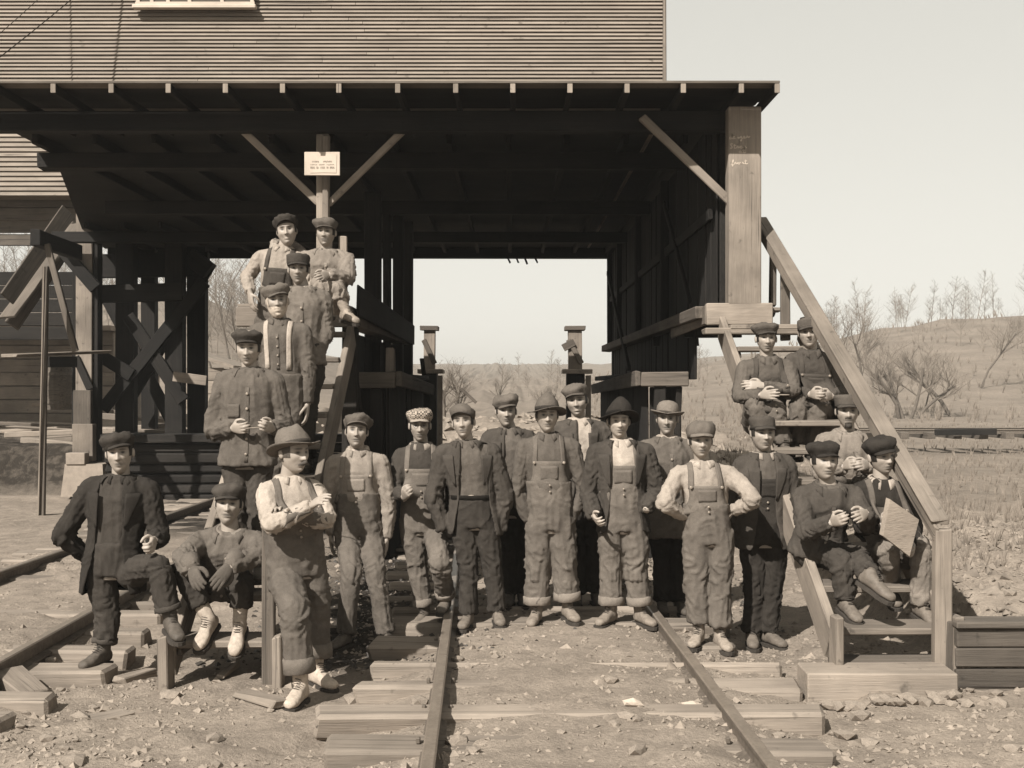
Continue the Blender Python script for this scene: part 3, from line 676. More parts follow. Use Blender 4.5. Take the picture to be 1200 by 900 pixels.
# wing of the tipple at far left: sunlit clapboards above dark boards
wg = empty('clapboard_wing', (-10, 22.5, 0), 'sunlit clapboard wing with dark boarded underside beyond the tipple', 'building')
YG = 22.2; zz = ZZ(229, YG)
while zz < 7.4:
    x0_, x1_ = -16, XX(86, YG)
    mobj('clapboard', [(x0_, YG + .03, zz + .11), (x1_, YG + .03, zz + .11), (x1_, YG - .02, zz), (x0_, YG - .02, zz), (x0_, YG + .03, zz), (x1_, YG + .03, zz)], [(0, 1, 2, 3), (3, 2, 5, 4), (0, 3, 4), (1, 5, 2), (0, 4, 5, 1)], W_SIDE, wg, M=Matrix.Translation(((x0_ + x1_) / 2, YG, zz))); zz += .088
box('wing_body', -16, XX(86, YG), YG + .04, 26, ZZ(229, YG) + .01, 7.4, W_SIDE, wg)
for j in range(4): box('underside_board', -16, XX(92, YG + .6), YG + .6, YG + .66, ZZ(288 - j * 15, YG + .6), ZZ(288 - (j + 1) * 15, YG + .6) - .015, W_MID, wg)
for px in (-40, 92): box('wing_post', XX(px - 6, YG + .8), XX(px + 6, YG + .8), YG + .72, YG + .95, .5, 5.3, W_DARK, wg)
# pale plank building behind, barrel, lumber
pb = empty('plank_store', (-11, 30, 0), 'pale plank store wall seen behind the scaffold poles', 'building')
for j in range(7): box('plank', -22, XX(132, 30), 30 + RS.uniform(-.01, .01), 30.06, ZZ(500 - j * 16, 30), ZZ(500 - (j + 1) * 16, 30) - .02, W_PALE if j % 3 else W_SUN, pb)
box('back_wall', -22, XX(132, 30), 30.1, 34, .4, ZZ(388, 30), W_SUN, pb); slab('store_roof', [(-22.3, 29.6), (XX(136, 30), 29.6), (XX(136, 30), 34.4), (-22.3, 34.4)], ZZ(388, 30), ZZ(388, 30) + .12, W_PALE, pb)
br = empty('barrel', P(69, 478, 25), 'wooden barrel standing in front of the pale plank store', 'barrel')
Vb, Fb = [], []
for (h_, rr_) in ((0, .25), (.3, .30), (.55, .30), (.85, .25)):
    for a in range(16): Vb.append((XX(69, 25) + rr_ * math.cos(a * math.pi / 8), 25 + rr_ * math.sin(a * math.pi / 8), ZZ(480, 25) + h_))
for q in range(3):
    for a in range(16): Fb.append((q * 16 + a, q * 16 + (a + 1) % 16, q * 16 + 16 + (a + 1) % 16, q * 16 + 16 + a))
Fb += [tuple(range(16))[::-1], tuple(range(48, 64))]
mobj('staves', Vb, Fb, W_MID, br, smooth=False)
for (h_, rr_) in ((.12, .275), (.7, .275)):
    Vh = [(XX(69, 25) + (rr_ + d) * math.cos(a * math.pi / 8), 25 + (rr_ + d) * math.sin(a * math.pi / 8), ZZ(480, 25) + h_ + e) for d, e in ((0.0, 0), (.014, 0), (.014, .05), (0, .05)) for a in range(16)]
    mobj('hoop', Vh, [(q * 16 + a, q * 16 + (a + 1) % 16, ((q + 1) % 4) * 16 + (a + 1) % 16, ((q + 1) % 4) * 16 + a) for q in range(4) for a in range(16)], IRON, br)
rl = random.Random(9)
for i in range(22):
    px = rl.uniform(10, 300); Y = rl.uniform(22.4, 27); X = XX(px, Y); an = rl.uniform(-.5, .5); ln = rl.uniform(.8, 2.4)
    zz = gzs(X, Y) + rl.uniform(.05, .38); d = Vector((math.cos(an), math.sin(an), rl.uniform(-.08, .08))) * ln / 2
    loose(Vector((X, Y, zz)) - d, Vector((X, Y, zz)) + d, rl.uniform(.12, .26), rl.uniform(.03, .12), W_PALE, 'pale board thrown on the lumber heap behind the trestle', 'boards of the lumber heap')
# ---- boxed posts beyond the passage
def boxed_post(label, px, Y, pxw, arm, basew):
    r0 = empty('boxed_post', (XX(px, Y), Y, 0), label, 'post'); hw = pxw / 2
    box('shaft', XX(px - hw, Y), XX(px + hw, Y), Y, Y + .25, ZZ(434, Y), ZZ(387, Y), W_SUN, r0)
    box('cap', XX(px - hw - 4, Y), XX(px + hw + 4, Y), Y - .07, Y + .32, ZZ(387, Y), ZZ(382, Y), W_MID, r0)
    timber('diagonal_shadow_strip', P(px - hw, 398, Y - .025), P(px + hw, 426, Y - .025), .04, .10, W_MID, r0)  # darker strip added in place of a shadow band across the shaft
    if arm: timber('arm', P(px - hw - 6, 408, Y - .03), P(px - 1, 401, Y - .03), .06, .16, W_MID, r0)
    box('shelf', XX(px + 2 - basew / 2, Y), XX(px + 2 + basew / 2, Y), Y - .3, Y + .5, ZZ(438, Y), ZZ(433, Y), W_PALE, r0)
    box('pedestal', XX(px + 4 - basew / 2 + 3, Y), XX(px + basew / 2 - 6, Y), Y - .1, Y + .4, .1, ZZ(438, Y), W_DARK, r0)
    box('pedestal_board', XX(px + basew / 2 - 5, Y), XX(px + basew / 2 + 1, Y), Y - .14, Y - .02, .1, ZZ(440, Y), W_SUN, r0)
boxed_post('slim boxed post with flat cap seen above the man in the checkered cap', 503, 26, 13, False, 30)
boxed_post('boxed post with flat cap and side arm behind the tall smiling man', 674, 26, 16, True, 34)
tag(timber('broken_stick', P(540, 455, 33), P(558, 472, 33), .08, .08, W_MID), 'broken stick slanting above the rubble beyond the passage', 'stick')
# ---- far shed
sh = empty('small_shed', (-10.3, 42, 0), 'small board shed with low gable roof before the wooded hill', 'building')
Ys = 42; x0_, x1_ = XX(212, Ys), XX(262, Ys); zr0 = ZZ(432, Ys)
for j in range(5): box('shed_board', x0_, x1_, Ys + RS.uniform(-.01, .01), Ys + .05, .2 + j * .45, .63 + j * .45, W_SUN, sh)
box('shed_body', x0_ + .02, x1_ - .02, Ys + .07, Ys + 3, .0, zr0, W_SUN, sh)
mobj('shed_roof', [(x0_ - .8, Ys - .3, ZZ(404, Ys)), (x1_ + .4, Ys - .3, zr0), (x1_ + .4, Ys + 3.3, zr0), (x0_ - .8, Ys + 3.3, ZZ(404, Ys)), (x0_ - .8, Ys - .3, ZZ(404, Ys) + .1), (x1_ + .4, Ys - .3, zr0 + .1), (x1_ + .4, Ys + 3.3, zr0 + .1), (x0_ - .8, Ys + 3.3, ZZ(404, Ys) + .1)],
     [(3, 2, 1, 0), (4, 5, 6, 7), (0, 1, 5, 4), (1, 2, 6, 5), (2, 3, 7, 6), (3, 0, 4, 7)], W_PALE, sh)
# ---- cables crossing the clapboards
def cable(p0, p1, sag, r, label):
    p0, p1 = Vector(p0), Vector(p1); V, F = [], []; n = 14
    for i in range(n + 1):
        t = i / n; c = p0.lerp(p1, t) - Vector((0, 0, sag * 4 * t * (1 - t)))
        for a in range(6): V.append((c.x + r * math.cos(a * 1.047) * .7, c.y + r * math.sin(a * 1.047), c.z + r * math.cos(a * 1.047) * .7))
    for i in range(n):
        for a in range(6): F.append((i * 6 + a, i * 6 + (a + 1) % 6, i * 6 + 6 + (a + 1) % 6, i * 6 + 6 + a))
    tag(mobj('cable', V, F, DARKMET, smooth=True), label, 'cable')
cable(P(135, -45, 12.1), P(-60, 112, 10.9), .03, .011, 'long dark cable slanting down across the clapboards')
cable(P(70, -25, 12.1), P(-40, 72, 11.2), .02, .008, 'short dark cable at the corner of the clapboard wall')

# ================================================================== TREES
BARK = plain('bare_bark', 0.12, 0.9, 0.3, 6, bump=0.3); TWIG = plain('grey_twigs', 0.17, 0.95, 0.2, 3, bump=0)
def tube(V, F, a, b, ra, rb, n):
    a, b = np.asarray(a), np.asarray(b); d = b - a; d = d / (np.linalg.norm(d) + 1e-9)
    u = np.cross(d, (0, 1, .3)); u /= np.linalg.norm(u) + 1e-9; v = np.cross(d, u); i = len(V)
    for c, r_ in ((a, ra), (b, rb)):
        for k_ in range(n):
            t = 6.2832 * k_ / n; V.append(c + r_ * (math.cos(t) * u + math.sin(t) * v))
    for k_ in range(n): F.append((i + k_, i + (k_ + 1) % n, i + n + (k_ + 1) % n, i + n + k_))
def grow(base, h, seed, stems=1, depth=4, lean=0.1, upward=.55, r0=None):
    rr = np.random.RandomState(seed); T, TF, C_, CF_ = [], [], [], []
    def branch(p, d, ln, r_, lv):
        n = 3 if lv < 2 else 2; q = p
        for s in range(n):
            d2 = d + rr.normal(0, .16, 3); d2[2] += .08; d2 /= np.linalg.norm(d2); e = q + d2 * ln / n
            ra, rb = r_ * (1 - .4 * s / n), r_ * (1 - .4 * (s + 1) / n)
            if lv == 0: tube(T, TF, q, e, ra, rb, 6)
            else: tube(C_, CF_, q, e, ra, rb, 4 if lv < 3 else 3)
            if lv < depth and (lv > 0 or s > 0):
                for _ in range(rr.randint(2, 4) if lv < 3 else rr.randint(2, 4)):
                    a = rr.uniform(0, 6.28); side = np.array([math.cos(a), math.sin(a), 0]); nd = d2 * rr.uniform(.5, .9) + side * rr.uniform(.5, .9); nd[2] += upward * .35
                    nd /= np.linalg.norm(nd); branch(q + (e - q) * rr.uniform(.2, 1), nd, ln * rr.uniform(.42, .66), rb * .55, lv + 1)
            q = e; d = d2
    for s in range(stems):
        d = np.array([rr.normal(0, lean), rr.normal(0, lean), 1.0]); d /= np.linalg.norm(d)
        if stems > 1: d[0] += (s - (stems - 1) / 2) * .22
        branch(np.array(base, float) + np.array([(s - (stems - 1) / 2) * .25, 0, 0]), d, h * .62, r0 or h * .016, 0)
    return T, TF, C_, CF_
def tree(px, ybase, Y, h, seed, label, stems=1, depth=4, r0=None, group='bare trees on the slopes'):
    X = XX(px, Y); zb = gzs(X, Y) - .2
    T, TF, C_, CF_ = grow((X, Y, zb), h, seed, stems, depth, r0=r0)
    e = empty('bare_tree', (X, Y, zb), label, 'tree', group)
    mobj('trunk', T, TF, BARK, e, smooth=True); mobj('crown', C_, CF_, TWIG, e)
tree(1063, 478, 62, 4.6, 1, 'bare many-stemmed tree with fan shaped crown at the foot of the hill', 4, 4, .10)
tree(1116, 478, 64, 5.6, 2, 'tall bare tree with one straight trunk on the hill, beside the fan shaped tree', 1, 4, .11)
tree(1082, 478, 66, 3.6, 3, 'slender bare sapling between the two larger hill trees', 1, 4, .05)
tree(1012, 470, 75, 6, 4, 'pale bare tree rising behind the upper part of the handrail', 2, 4, .09)
tree(1148, 470, 80, 7, 5, 'bare tree on the hill at the edge of the picture', 1, 4, .08)
tree(528, 470, 46, 3.0, 6, 'bare crooked tree beside the slim boxed post', 2, 4, .07)
tree(580, 470, 70, 3.0, 7, 'faint bare tree beyond the rubble in the passage opening', 1, 4, .06)
tree(642, 470, 75, 2.2, 8, 'low bare tree above the hat of the man in bib overalls', 2, 4, .05)
tree(255, 470, 70, 9, 9, 'tall thin bare tree next to the trestle post', 1, 3, .07)
tree(273, 470, 74, 10, 10, 'tall thin bare tree in the middle of the wooded slope', 1, 3, .08)
tree(286, 470, 68, 8, 12, 'thin bare tree nearest the man with rolled sleeves', 1, 3, .06)
# woods on the slopes that read as one mass
def tubes(A, B, ra, rb, n=3):
    D = B - A; D = D / (np.linalg.norm(D, axis=1)[:, None] + 1e-9); U = np.cross(D, A3_((0, 1, .3))); U /= np.linalg.norm(U, axis=1)[:, None] + 1e-9; W = np.cross(D, U)
    t = 2 * np.pi * np.arange(n) / n; c, s = np.cos(t)[None, :, None], np.sin(t)[None, :, None]
    r = c * U[:, None] + s * W[:, None]; V = np.concatenate([A[:, None] + ra[:, None, None] * r, B[:, None] + rb[:, None, None] * r], 1).reshape(-1, 3)
    k = np.arange(n); f = np.stack([k, (k + 1) % n, n + (k + 1) % n, n + k], 1); F = (f[None] + 2 * n * np.arange(len(A))[:, None, None]).reshape(-1, 4)
    return V, F
def A3_(v): return np.array(v, float)
def woods(name, n, a0, a1, y0, y1, h0, h1, seed, label):
    r = np.random.RandomState(seed); Y = r.uniform(y0, y1, n); X = Y * r.uniform(a0, a1, n); h = h0 + (h1 - h0) * r.rand(n) ** 1.6; p = np.stack([X, Y, gz(X, Y) - .2], 1)
    top = p + np.stack([r.normal(0, .07, n) * h, r.normal(0, .07, n) * h, h], 1); A, B, RA, RB = [p], [top], [h * .010], [h * .002]
    m = 30; t = r.uniform(.22, 1, (n, m)); a = r.uniform(0, 6.28, (n, m)); q = p[:, None] + (top - p)[:, None] * t[..., None]; wid = r.uniform(.18, .42, n)[:, None]; l2 = h[:, None] * wid * (1.15 - t) + .2
    e = q + np.stack([np.cos(a) * l2 * .8, np.sin(a) * l2 * .8, l2 * r.uniform(.3, 1.1, (n, m))], -1); hh = np.repeat(h, m)
    q, e, l2 = q.reshape(-1, 3), e.reshape(-1, 3), l2.reshape(-1); A.append(q); B.append(e); RA.append(hh * .0032); RB.append(hh * .0012)
    for _ in range(3):
        f = r.uniform(.3, .9, len(q))[:, None]; b = q + (e - q) * f; a = r.uniform(0, 6.28, len(q)); A.append(b); B.append(b + np.stack([np.cos(a), np.sin(a), r.uniform(.3, 1.5, len(q))], 1) * l2[:, None] * .42); RA.append(hh * .0018); RB.append(hh * .0008)
    V, F = tubes(np.concatenate(A), np.concatenate(B), np.concatenate(RA), np.concatenate(RB)); tag(mobj(name, V, F, TWIG), label, 'woods', kind='stuff')
woods('hill_woods', 120, .25, .75, 100, 170, 2.0, 6, 1, 'bare woods along the hill ridge')
woods('valley_woods', 34, -.10, .16, 90, 150, 1.4, 3.6, 2, 'hazy bare woods in the valley beyond the passage')
woods('slope_woods', 150, -.5, -.17, 85, 150, 4, 8, 3, 'bare woods on the slope behind the trestle')
# dry weeds and brush
def weeds(name, n, fx, y0, y1, h, seed, label):
    rr = np.random.RandomState(seed); V, F = [], []
    for i in range(n):
        Y = y0 + (y1 - y0) * rr.rand() ** 1.4; X = fx(rr, Y); zb = gzs(X, Y)
        for _ in range(9):
            a = rr.uniform(0, 6.28); hh = h * rr.uniform(.4, 1.1); t = np.array([X + math.cos(a) * hh * .35, Y + math.sin(a) * hh * .35, zb + hh])
            s = np.array([.0035 * (Y / 12), 0, 0]); i0 = len(V); b = np.array([X, Y, zb]); V += [b - s, b + s, t]; F.append((i0, i0 + 1, i0 + 2))
    o = mobj(name, V, F, plain('dry_weed', 0.22, 0.95, 0.3, 3, bump=0)); tag(o, label, 'weeds', kind='stuff')
weeds('dry_weeds', 1500, lambda r, Y: r.uniform(.2, .5) * Y, 13.5, 60, .17, 4, 'dry weeds and grass on the slope beyond the handrail')
weeds('hill_brush', 1100, lambda r, Y: r.uniform(.05, .75) * Y, 58, 150, .75, 7, 'low grey brush dotted over the hillside')
weeds('dry_weeds', 420, lambda r, Y: r.uniform(.33, .6) * Y, 9.5, 15, .16, 6, 'sparse dry weeds on the rubble bank near the handrail')
weeds('dry_weeds', 500, lambda r, Y: r.uniform(.10, .2) * Y, 25, 60, .2, 5, 'dry grass on the field seen under the landing')

# ================================================================== HAZE
hz = NT('haze_air'); hz.t.nodes.remove(hz.b); pv = hz.n('VolumePrincipled'); pv.inputs['Density'].default_value = 0.0009; pv.inputs['Color'].default_value = (.97, .95, .90, 1); pv.inputs['Anisotropy'].default_value = 0.2
hz.l(pv.outputs[0], hz.out.inputs[1])
hb = mobj('haze', [(x_, y_, z_) for z_ in (-4, 34) for y_ in (-40, 1600) for x_ in (-1000, 1000)], [(0, 2, 3, 1), (4, 5, 7, 6), (0, 1, 5, 4), (1, 3, 7, 5), (3, 2, 6, 7), (2, 0, 4, 6)], hz.m)
tag(hb, 'thin pale haze filling the valley air', 'haze', kind='stuff')
# ================================================================== PEOPLE
def nrm(v): return v / (np.linalg.norm(v) + 1e-9)
def A3(v): return np.array(v, float)
class Acc:
    """collects closed pieces of one garment or body"""
    def __init__(s): s.V = []; s.F = []; s.n = 0
    def add(s, V, F):
        V = np.asarray(V, float); s.V.append(V); s.F += [tuple(int(i) + s.n for i in f) for f in F]; s.n += len(V)
    def verts(s): return np.concatenate(s.V)
def loft(rings, seg=20):
    """rings: (centre, u, v, a, b, power)"""
    V = []; th = np.linspace(0, 2 * np.pi, seg, endpoint=False); c, s = np.cos(th), np.sin(th)
    for (o, u, v, a, b, p) in rings:
        x = np.sign(c) * np.abs(c) ** (2 / p) * a; y = np.sign(s) * np.abs(s) ** (2 / p) * b
        V.append(A3(o) + x[:, None] * A3(u) + y[:, None] * A3(v))
    n = len(rings); V = np.concatenate(V); F = []
    for i in range(n - 1):
        for j in range(seg):
            k_ = (j + 1) % seg; F.append((i * seg + j, i * seg + k_, (i + 1) * seg + k_, (i + 1) * seg + j))
    F.append(tuple(range(seg))[::-1]); F.append(tuple(range((n - 1) * seg, n * seg)))
    return V, F
def crom(pts, rad, sub=5):
    """round the joints a little and resample radii"""
    pts = [A3(p) for p in pts]; P2, R2 = [], []
    n = len(pts)
    for i in range(n - 1):
        p0 = pts[i - 1] if i else pts[i] * 2 - pts[i + 1]; p1, p2 = pts[i], pts[i + 1]; p3 = pts[i + 2] if i + 2 < n else p2 * 2 - p1
        m1 = (p2 - p0) * .5 * .45; m2 = (p3 - p1) * .5 * .45
        for k_ in range(sub):
            t = k_ / sub; t2, t3 = t * t, t ** 3
            P2.append((2 * t3 - 3 * t2 + 1) * p1 + (t3 - 2 * t2 + t) * m1 + (-2 * t3 + 3 * t2) * p2 + (t3 - t2) * m2); R2.append(rad[i] * (1 - t) + rad[i + 1] * t)
    P2.append(pts[-1]); R2.append(rad[-1]); return P2, R2
def limb(pts, rad, seg=14, sub=5, ref=None, flat=1.0):
    P2, R2 = crom(pts, rad, sub); rings = []; u = None
    for i, p in enumerate(P2):
        d = nrm((P2[min(i + 1, len(P2) - 1)] - P2[max(i - 1, 0)]))
        if u is None:
            r_ = A3(ref) if ref is not None else A3((0, 1, 0)); r_ = r_ if abs(np.dot(r_, d)) < .95 else A3((1, 0, 0)); u = nrm(r_ - d * np.dot(r_, d))
        else: u = nrm(u - d * np.dot(u, d))
        v = np.cross(d, u); rings.append((p, u, v, R2[i], R2[i] * flat, 2.0))
    return loft(rings, seg)
def ball(c, r, seg=12):
    th = np.linspace(0, np.pi, seg // 2 + 2)[1:-1]
    rings = [(A3(c) + A3((0, 0, -math.cos(t))) * r, A3((1, 0, 0)), A3((0, 1, 0)), math.sin(t) * r, math.sin(t) * r, 2) for t in th]
    return loft(rings, seg)
_tmp_me = None
def remesh(V, F, vox, smooth=2, lam=.5):
    me = bpy.data.meshes.new('tmp'); me.from_pydata(np.asarray(V).tolist(), [], F); me.update()
    ob = bpy.data.objects.new('tmp', me); COL.objects.link(ob)
    md = ob.modifiers.new('r', 'REMESH'); md.mode = 'VOXEL'; md.voxel_size = vox; md.adaptivity = 0.0
    dg = bpy.context.evaluated_depsgraph_get(); dg.update() if hasattr(dg, 'update') else None
    ev = ob.evaluated_get(dg).data; nv, npoly = len(ev.vertices), len(ev.polygons)
    W_ = np.empty(nv * 3); ev.vertices.foreach_get('co', W_); W_ = W_.reshape(-1, 3)
    lv = np.empty(len(ev.loops), int); ev.loops.foreach_get('vertex_index', lv)
    lt = np.empty(npoly, int); ev.polygons.foreach_get('loop_total', lt); ls = np.empty(npoly, int); ev.polygons.foreach_get('loop_start', ls)
    if (lt == 4).all(): Q = lv.reshape(-1, 4)
    else: Q = np.array([[lv[s], lv[s + 1], lv[s + 2], lv[s + (3 if t == 4 else 2)]] for s, t in zip(ls, lt)])
    bpy.data.objects.remove(ob); bpy.data.meshes.remove(me)
    for _ in range(smooth): W_ = lap(W_, Q, lam)
    return W_, Q
def lap(V, Q, lam):
    e = np.concatenate([Q[:, [0, 1]], Q[:, [1, 2]], Q[:, [2, 3]], Q[:, [3, 0]]]); n = len(V); S = np.zeros_like(V)
    cnt = np.bincount(e[:, 0], minlength=n) + np.bincount(e[:, 1], minlength=n)
    for c in range(3): S[:, c] = np.bincount(e[:, 0], V[e[:, 1], c], n) + np.bincount(e[:, 1], V[e[:, 0], c], n)
    return V + lam * (S / np.maximum(cnt, 1)[:, None] - V)
def normals(V, Q):
    fn = np.cross(V[Q[:, 2]] - V[Q[:, 0]], V[Q[:, 3]] - V[Q[:, 1]]); N = np.zeros_like(V)
    for j in range(4):
        for c in range(3): N[:, c] += np.bincount(Q[:, j], fn[:, c], len(V))
    return N / (np.linalg.norm(N, axis=1)[:, None] + 1e-9)
def wrinkle(V, Q, bones, amp, seed, lam=.055):
    """cloth folds: rings round each limb, strongest at the joints; slanting folds on the trunk"""
    N = normals(V, Q); n = len(V); best = np.full(n, 1e9); S = np.zeros(n); TH = np.zeros(n); WJ = np.zeros(n); ID = np.zeros(n)
    for bi, (a, b, j0, j1, rad) in enumerate(bones):
        a, b = A3(a), A3(b); d = b - a; L_ = np.linalg.norm(d); d = d / L_; w_ = V - a; t = np.clip(w_ @ d, 0, L_); q = w_ - t[:, None] * d; dist = np.linalg.norm(q, axis=1) / rad
        r_ = A3((0, 1, .2)); u = nrm(r_ - d * np.dot(r_, d)) if abs(np.dot(r_, d)) < .97 else A3((1, 0, 0)); v = np.cross(d, u); th = np.arctan2(q @ v, q @ u)
        k_ = dist < best; best[k_] = dist[k_]; S[k_] = t[k_]; TH[k_] = th[k_]; ID[k_] = bi
        WJ[k_] = (.28 + j0 * np.exp(-(t / .13) ** 2) + j1 * np.exp(-((L_ - t) / .13) ** 2))[k_]
    sd = seed * 7.31; cT, sT = np.cos(TH), np.sin(TH)
    q1 = np.stack([S / lam + 1.3 * np.sin(TH + ID * 2.1 + sd) + .6 * np.sin(TH * 2 + sd * 1.7), cT * .8 + ID * 5.3 + sd, sT * .8 + sd], 1)
    r1 = 1 - np.abs(2 * gnoise(q1) - 1) * 1.6; r1 = np.clip(r1, 0, 1) ** 2.2
    msk = sstep(.36, .60, gnoise(np.stack([cT * 1.1 + sd, sT * 1.1 + ID * 3.7, S * 7 + sd], 1)))
    # long drapes running down the cloth
    q2 = np.stack([cT * 1.9 + ID * 1.9 + sd, sT * 1.9 - sd, S * 2.4 + sd], 1); r2 = np.clip(1 - np.abs(2 * gnoise(q2) - 1) * 1.7, 0, 1) ** 1.8
    q3 = V * A3((6.5, 6.5, 3.6)) + sd + 1.3 * gnoise(V * 7 + sd)[:, None]; r3 = np.clip(1 - np.abs(2 * gnoise(q3) - 1) * 1.8, 0, 1) ** 2.2
    q5 = V * A3((19, 19, 15)) + sd + 1.4 * gnoise(V * 12 - sd)[:, None]; r5 = np.clip(1 - np.abs(2 * gnoise(q5) - 1) * 1.8, 0, 1) ** 2
    return V + N * (.82 * amp * (WJ * msk * (r1 - .25) * 1.35 + .65 * (r2 - .45) + .60 * (r3 - .3) + .10 * (r5 - .3)))[:, None]
def edge_smooth(V, Q, it=12):
    e = np.concatenate([Q[:, [0, 1]], Q[:, [1, 2]], Q[:, [2, 3]], Q[:, [3, 0]]]); s = np.sort(e, 1); key = s[:, 0] * (len(V) + 1) + s[:, 1]
    _, ix, ct = np.unique(key, return_index=True, return_counts=True); b = s[ix[ct == 1]]; n = len(V); V = V.copy()
    cnt = np.bincount(b[:, 0], minlength=n) + np.bincount(b[:, 1], minlength=n); m = cnt > 0
    for _ in range(it):
        S = np.stack([np.bincount(b[:, 0], V[b[:, 1], c], n) + np.bincount(b[:, 1], V[b[:, 0], c], n) for c in range(3)], 1)
        V[m] += .5 * (S[m] / cnt[m][:, None] - V[m])
    return V
class Surf:
    def __init__(s, pieces):
        V = []; F = []; n = 0
        for (a, q) in pieces: V += [Vector(x) for x in a]; F += [tuple(int(i) + n for i in f) for f in q]; n += len(a)
        s.b = BVHTree.FromPolygons(V, F)
    def hit(s, o, d):
        h = s.b.ray_cast(Vector(o), Vector(d), 3.0); return None if h[0] is None else (A3(h[0]), A3(h[1]))
def thick(grid, off, mask=None):
    """grid (n,m,3) of outer points -> closed sheet of thickness off along local normal"""
    n, m, _ = grid.shape; du = np.gradient(grid, axis=1); dv = np.gradient(grid, axis=0); N = np.cross(du, dv); N /= np.linalg.norm(N, axis=2)[..., None] + 1e-9
    I = grid - N * off; V = np.concatenate([grid.reshape(-1, 3), I.reshape(-1, 3)]); F = []; id_ = np.arange(n * m).reshape(n, m); k_ = n * m
    for i in range(n - 1):
        for j in range(m - 1):
            a, b, c, d = id_[i, j], id_[i, j + 1], id_[i + 1, j + 1], id_[i + 1, j]; F.append((a, b, c, d)); F.append((a + k_, d + k_, c + k_, b + k_))
    rim = [id_[0, j] for j in range(m)] + [id_[i, m - 1] for i in range(1, n)] + [id_[n - 1, j] for j in range(m - 2, -1, -1)] + [id_[i, 0] for i in range(n - 2, 0, -1)]
    for a, b in zip(rim, rim[1:] + rim[:1]): F.append((a, a + k_, b + k_, b))
    return V, F

# ---- hands: one palm, four fingers of different length, a thumb from the side of the palm; kept per pose
HANDS = {}
def hand_mesh(pose):
    if pose in HANDS: return HANDS[pose]
    curl, thumb, spread = {'relax': (.42, .5, .05), 'fist': (1.35, 1.0, 0), 'grip': (.95, .8, .02), 'flat': (.12, .25, .07), 'hook': (.75, .4, .03)}[pose]
    ac = Acc()      # hand points along +X, palm faces -Z, thumb on +Y
    ac.add(*loft([((x_, y_, 0), (0, 1, 0), (0, 0, 1), a, b, 2.6) for x_, y_, a, b in ((-.05, 0, .029, .022), (-.02, 0, .028, .021), (.0, 0, .031, .020), (.03, .002, .038, .019), (.06, .001, .041, .017), (.088, -.001, .040, .014), (.098, -.002, .036, .010))], 14))
    for i, (y_, L_, r_) in enumerate(((.031, .078, .0098), (.0105, .088, .0102), (-.0105, .081, .0098), (-.030, .062, .0088))):
        p = A3((.088 - .006 * (i in (0, 3)), y_, .001)); ang = curl * .35; yaw = spread * (1.5 - i); pts = [p - A3((.015, 0, 0)), p]
        for f, fr in enumerate((.46, .31, .23)):
            d = A3((math.cos(ang) * math.cos(yaw), math.sin(yaw), -math.sin(ang))); p = p + d * L_ * fr; pts.append(p); ang += curl * (.95 if f == 0 else .7)
        ac.add(*limb(pts, [r_ * 1.05, r_ * 1.05, r_, r_ * .92, r_ * .72], 8, 3)); ac.add(*ball(pts[-1], r_ * .75, 8))
    p = A3((.018, .030, -.004)); d0 = A3((.55, .80, -.25 - .3 * thumb)); d1 = A3((.85 - .2 * thumb, .42 - .5 * thumb, -.3 - .35 * thumb)); d2 = A3((.9 - .3 * thumb, .15 - .7 * thumb, -.3 - .3 * thumb))
    p1 = p + nrm(d0) * .034; p2 = p1 + nrm(d1) * .034; p3 = p2 + nrm(d2) * .026
    ac.add(*limb([p - A3((.006, .01, 0)), p, p1, p2, p3], [.015, .015, .0125, .0115, .0085], 8, 3)); ac.add(*ball(p3, .0086, 8))
    HANDS[pose] = remesh(ac.verts(), ac.F, .0047, 2, .45); return HANDS[pose]

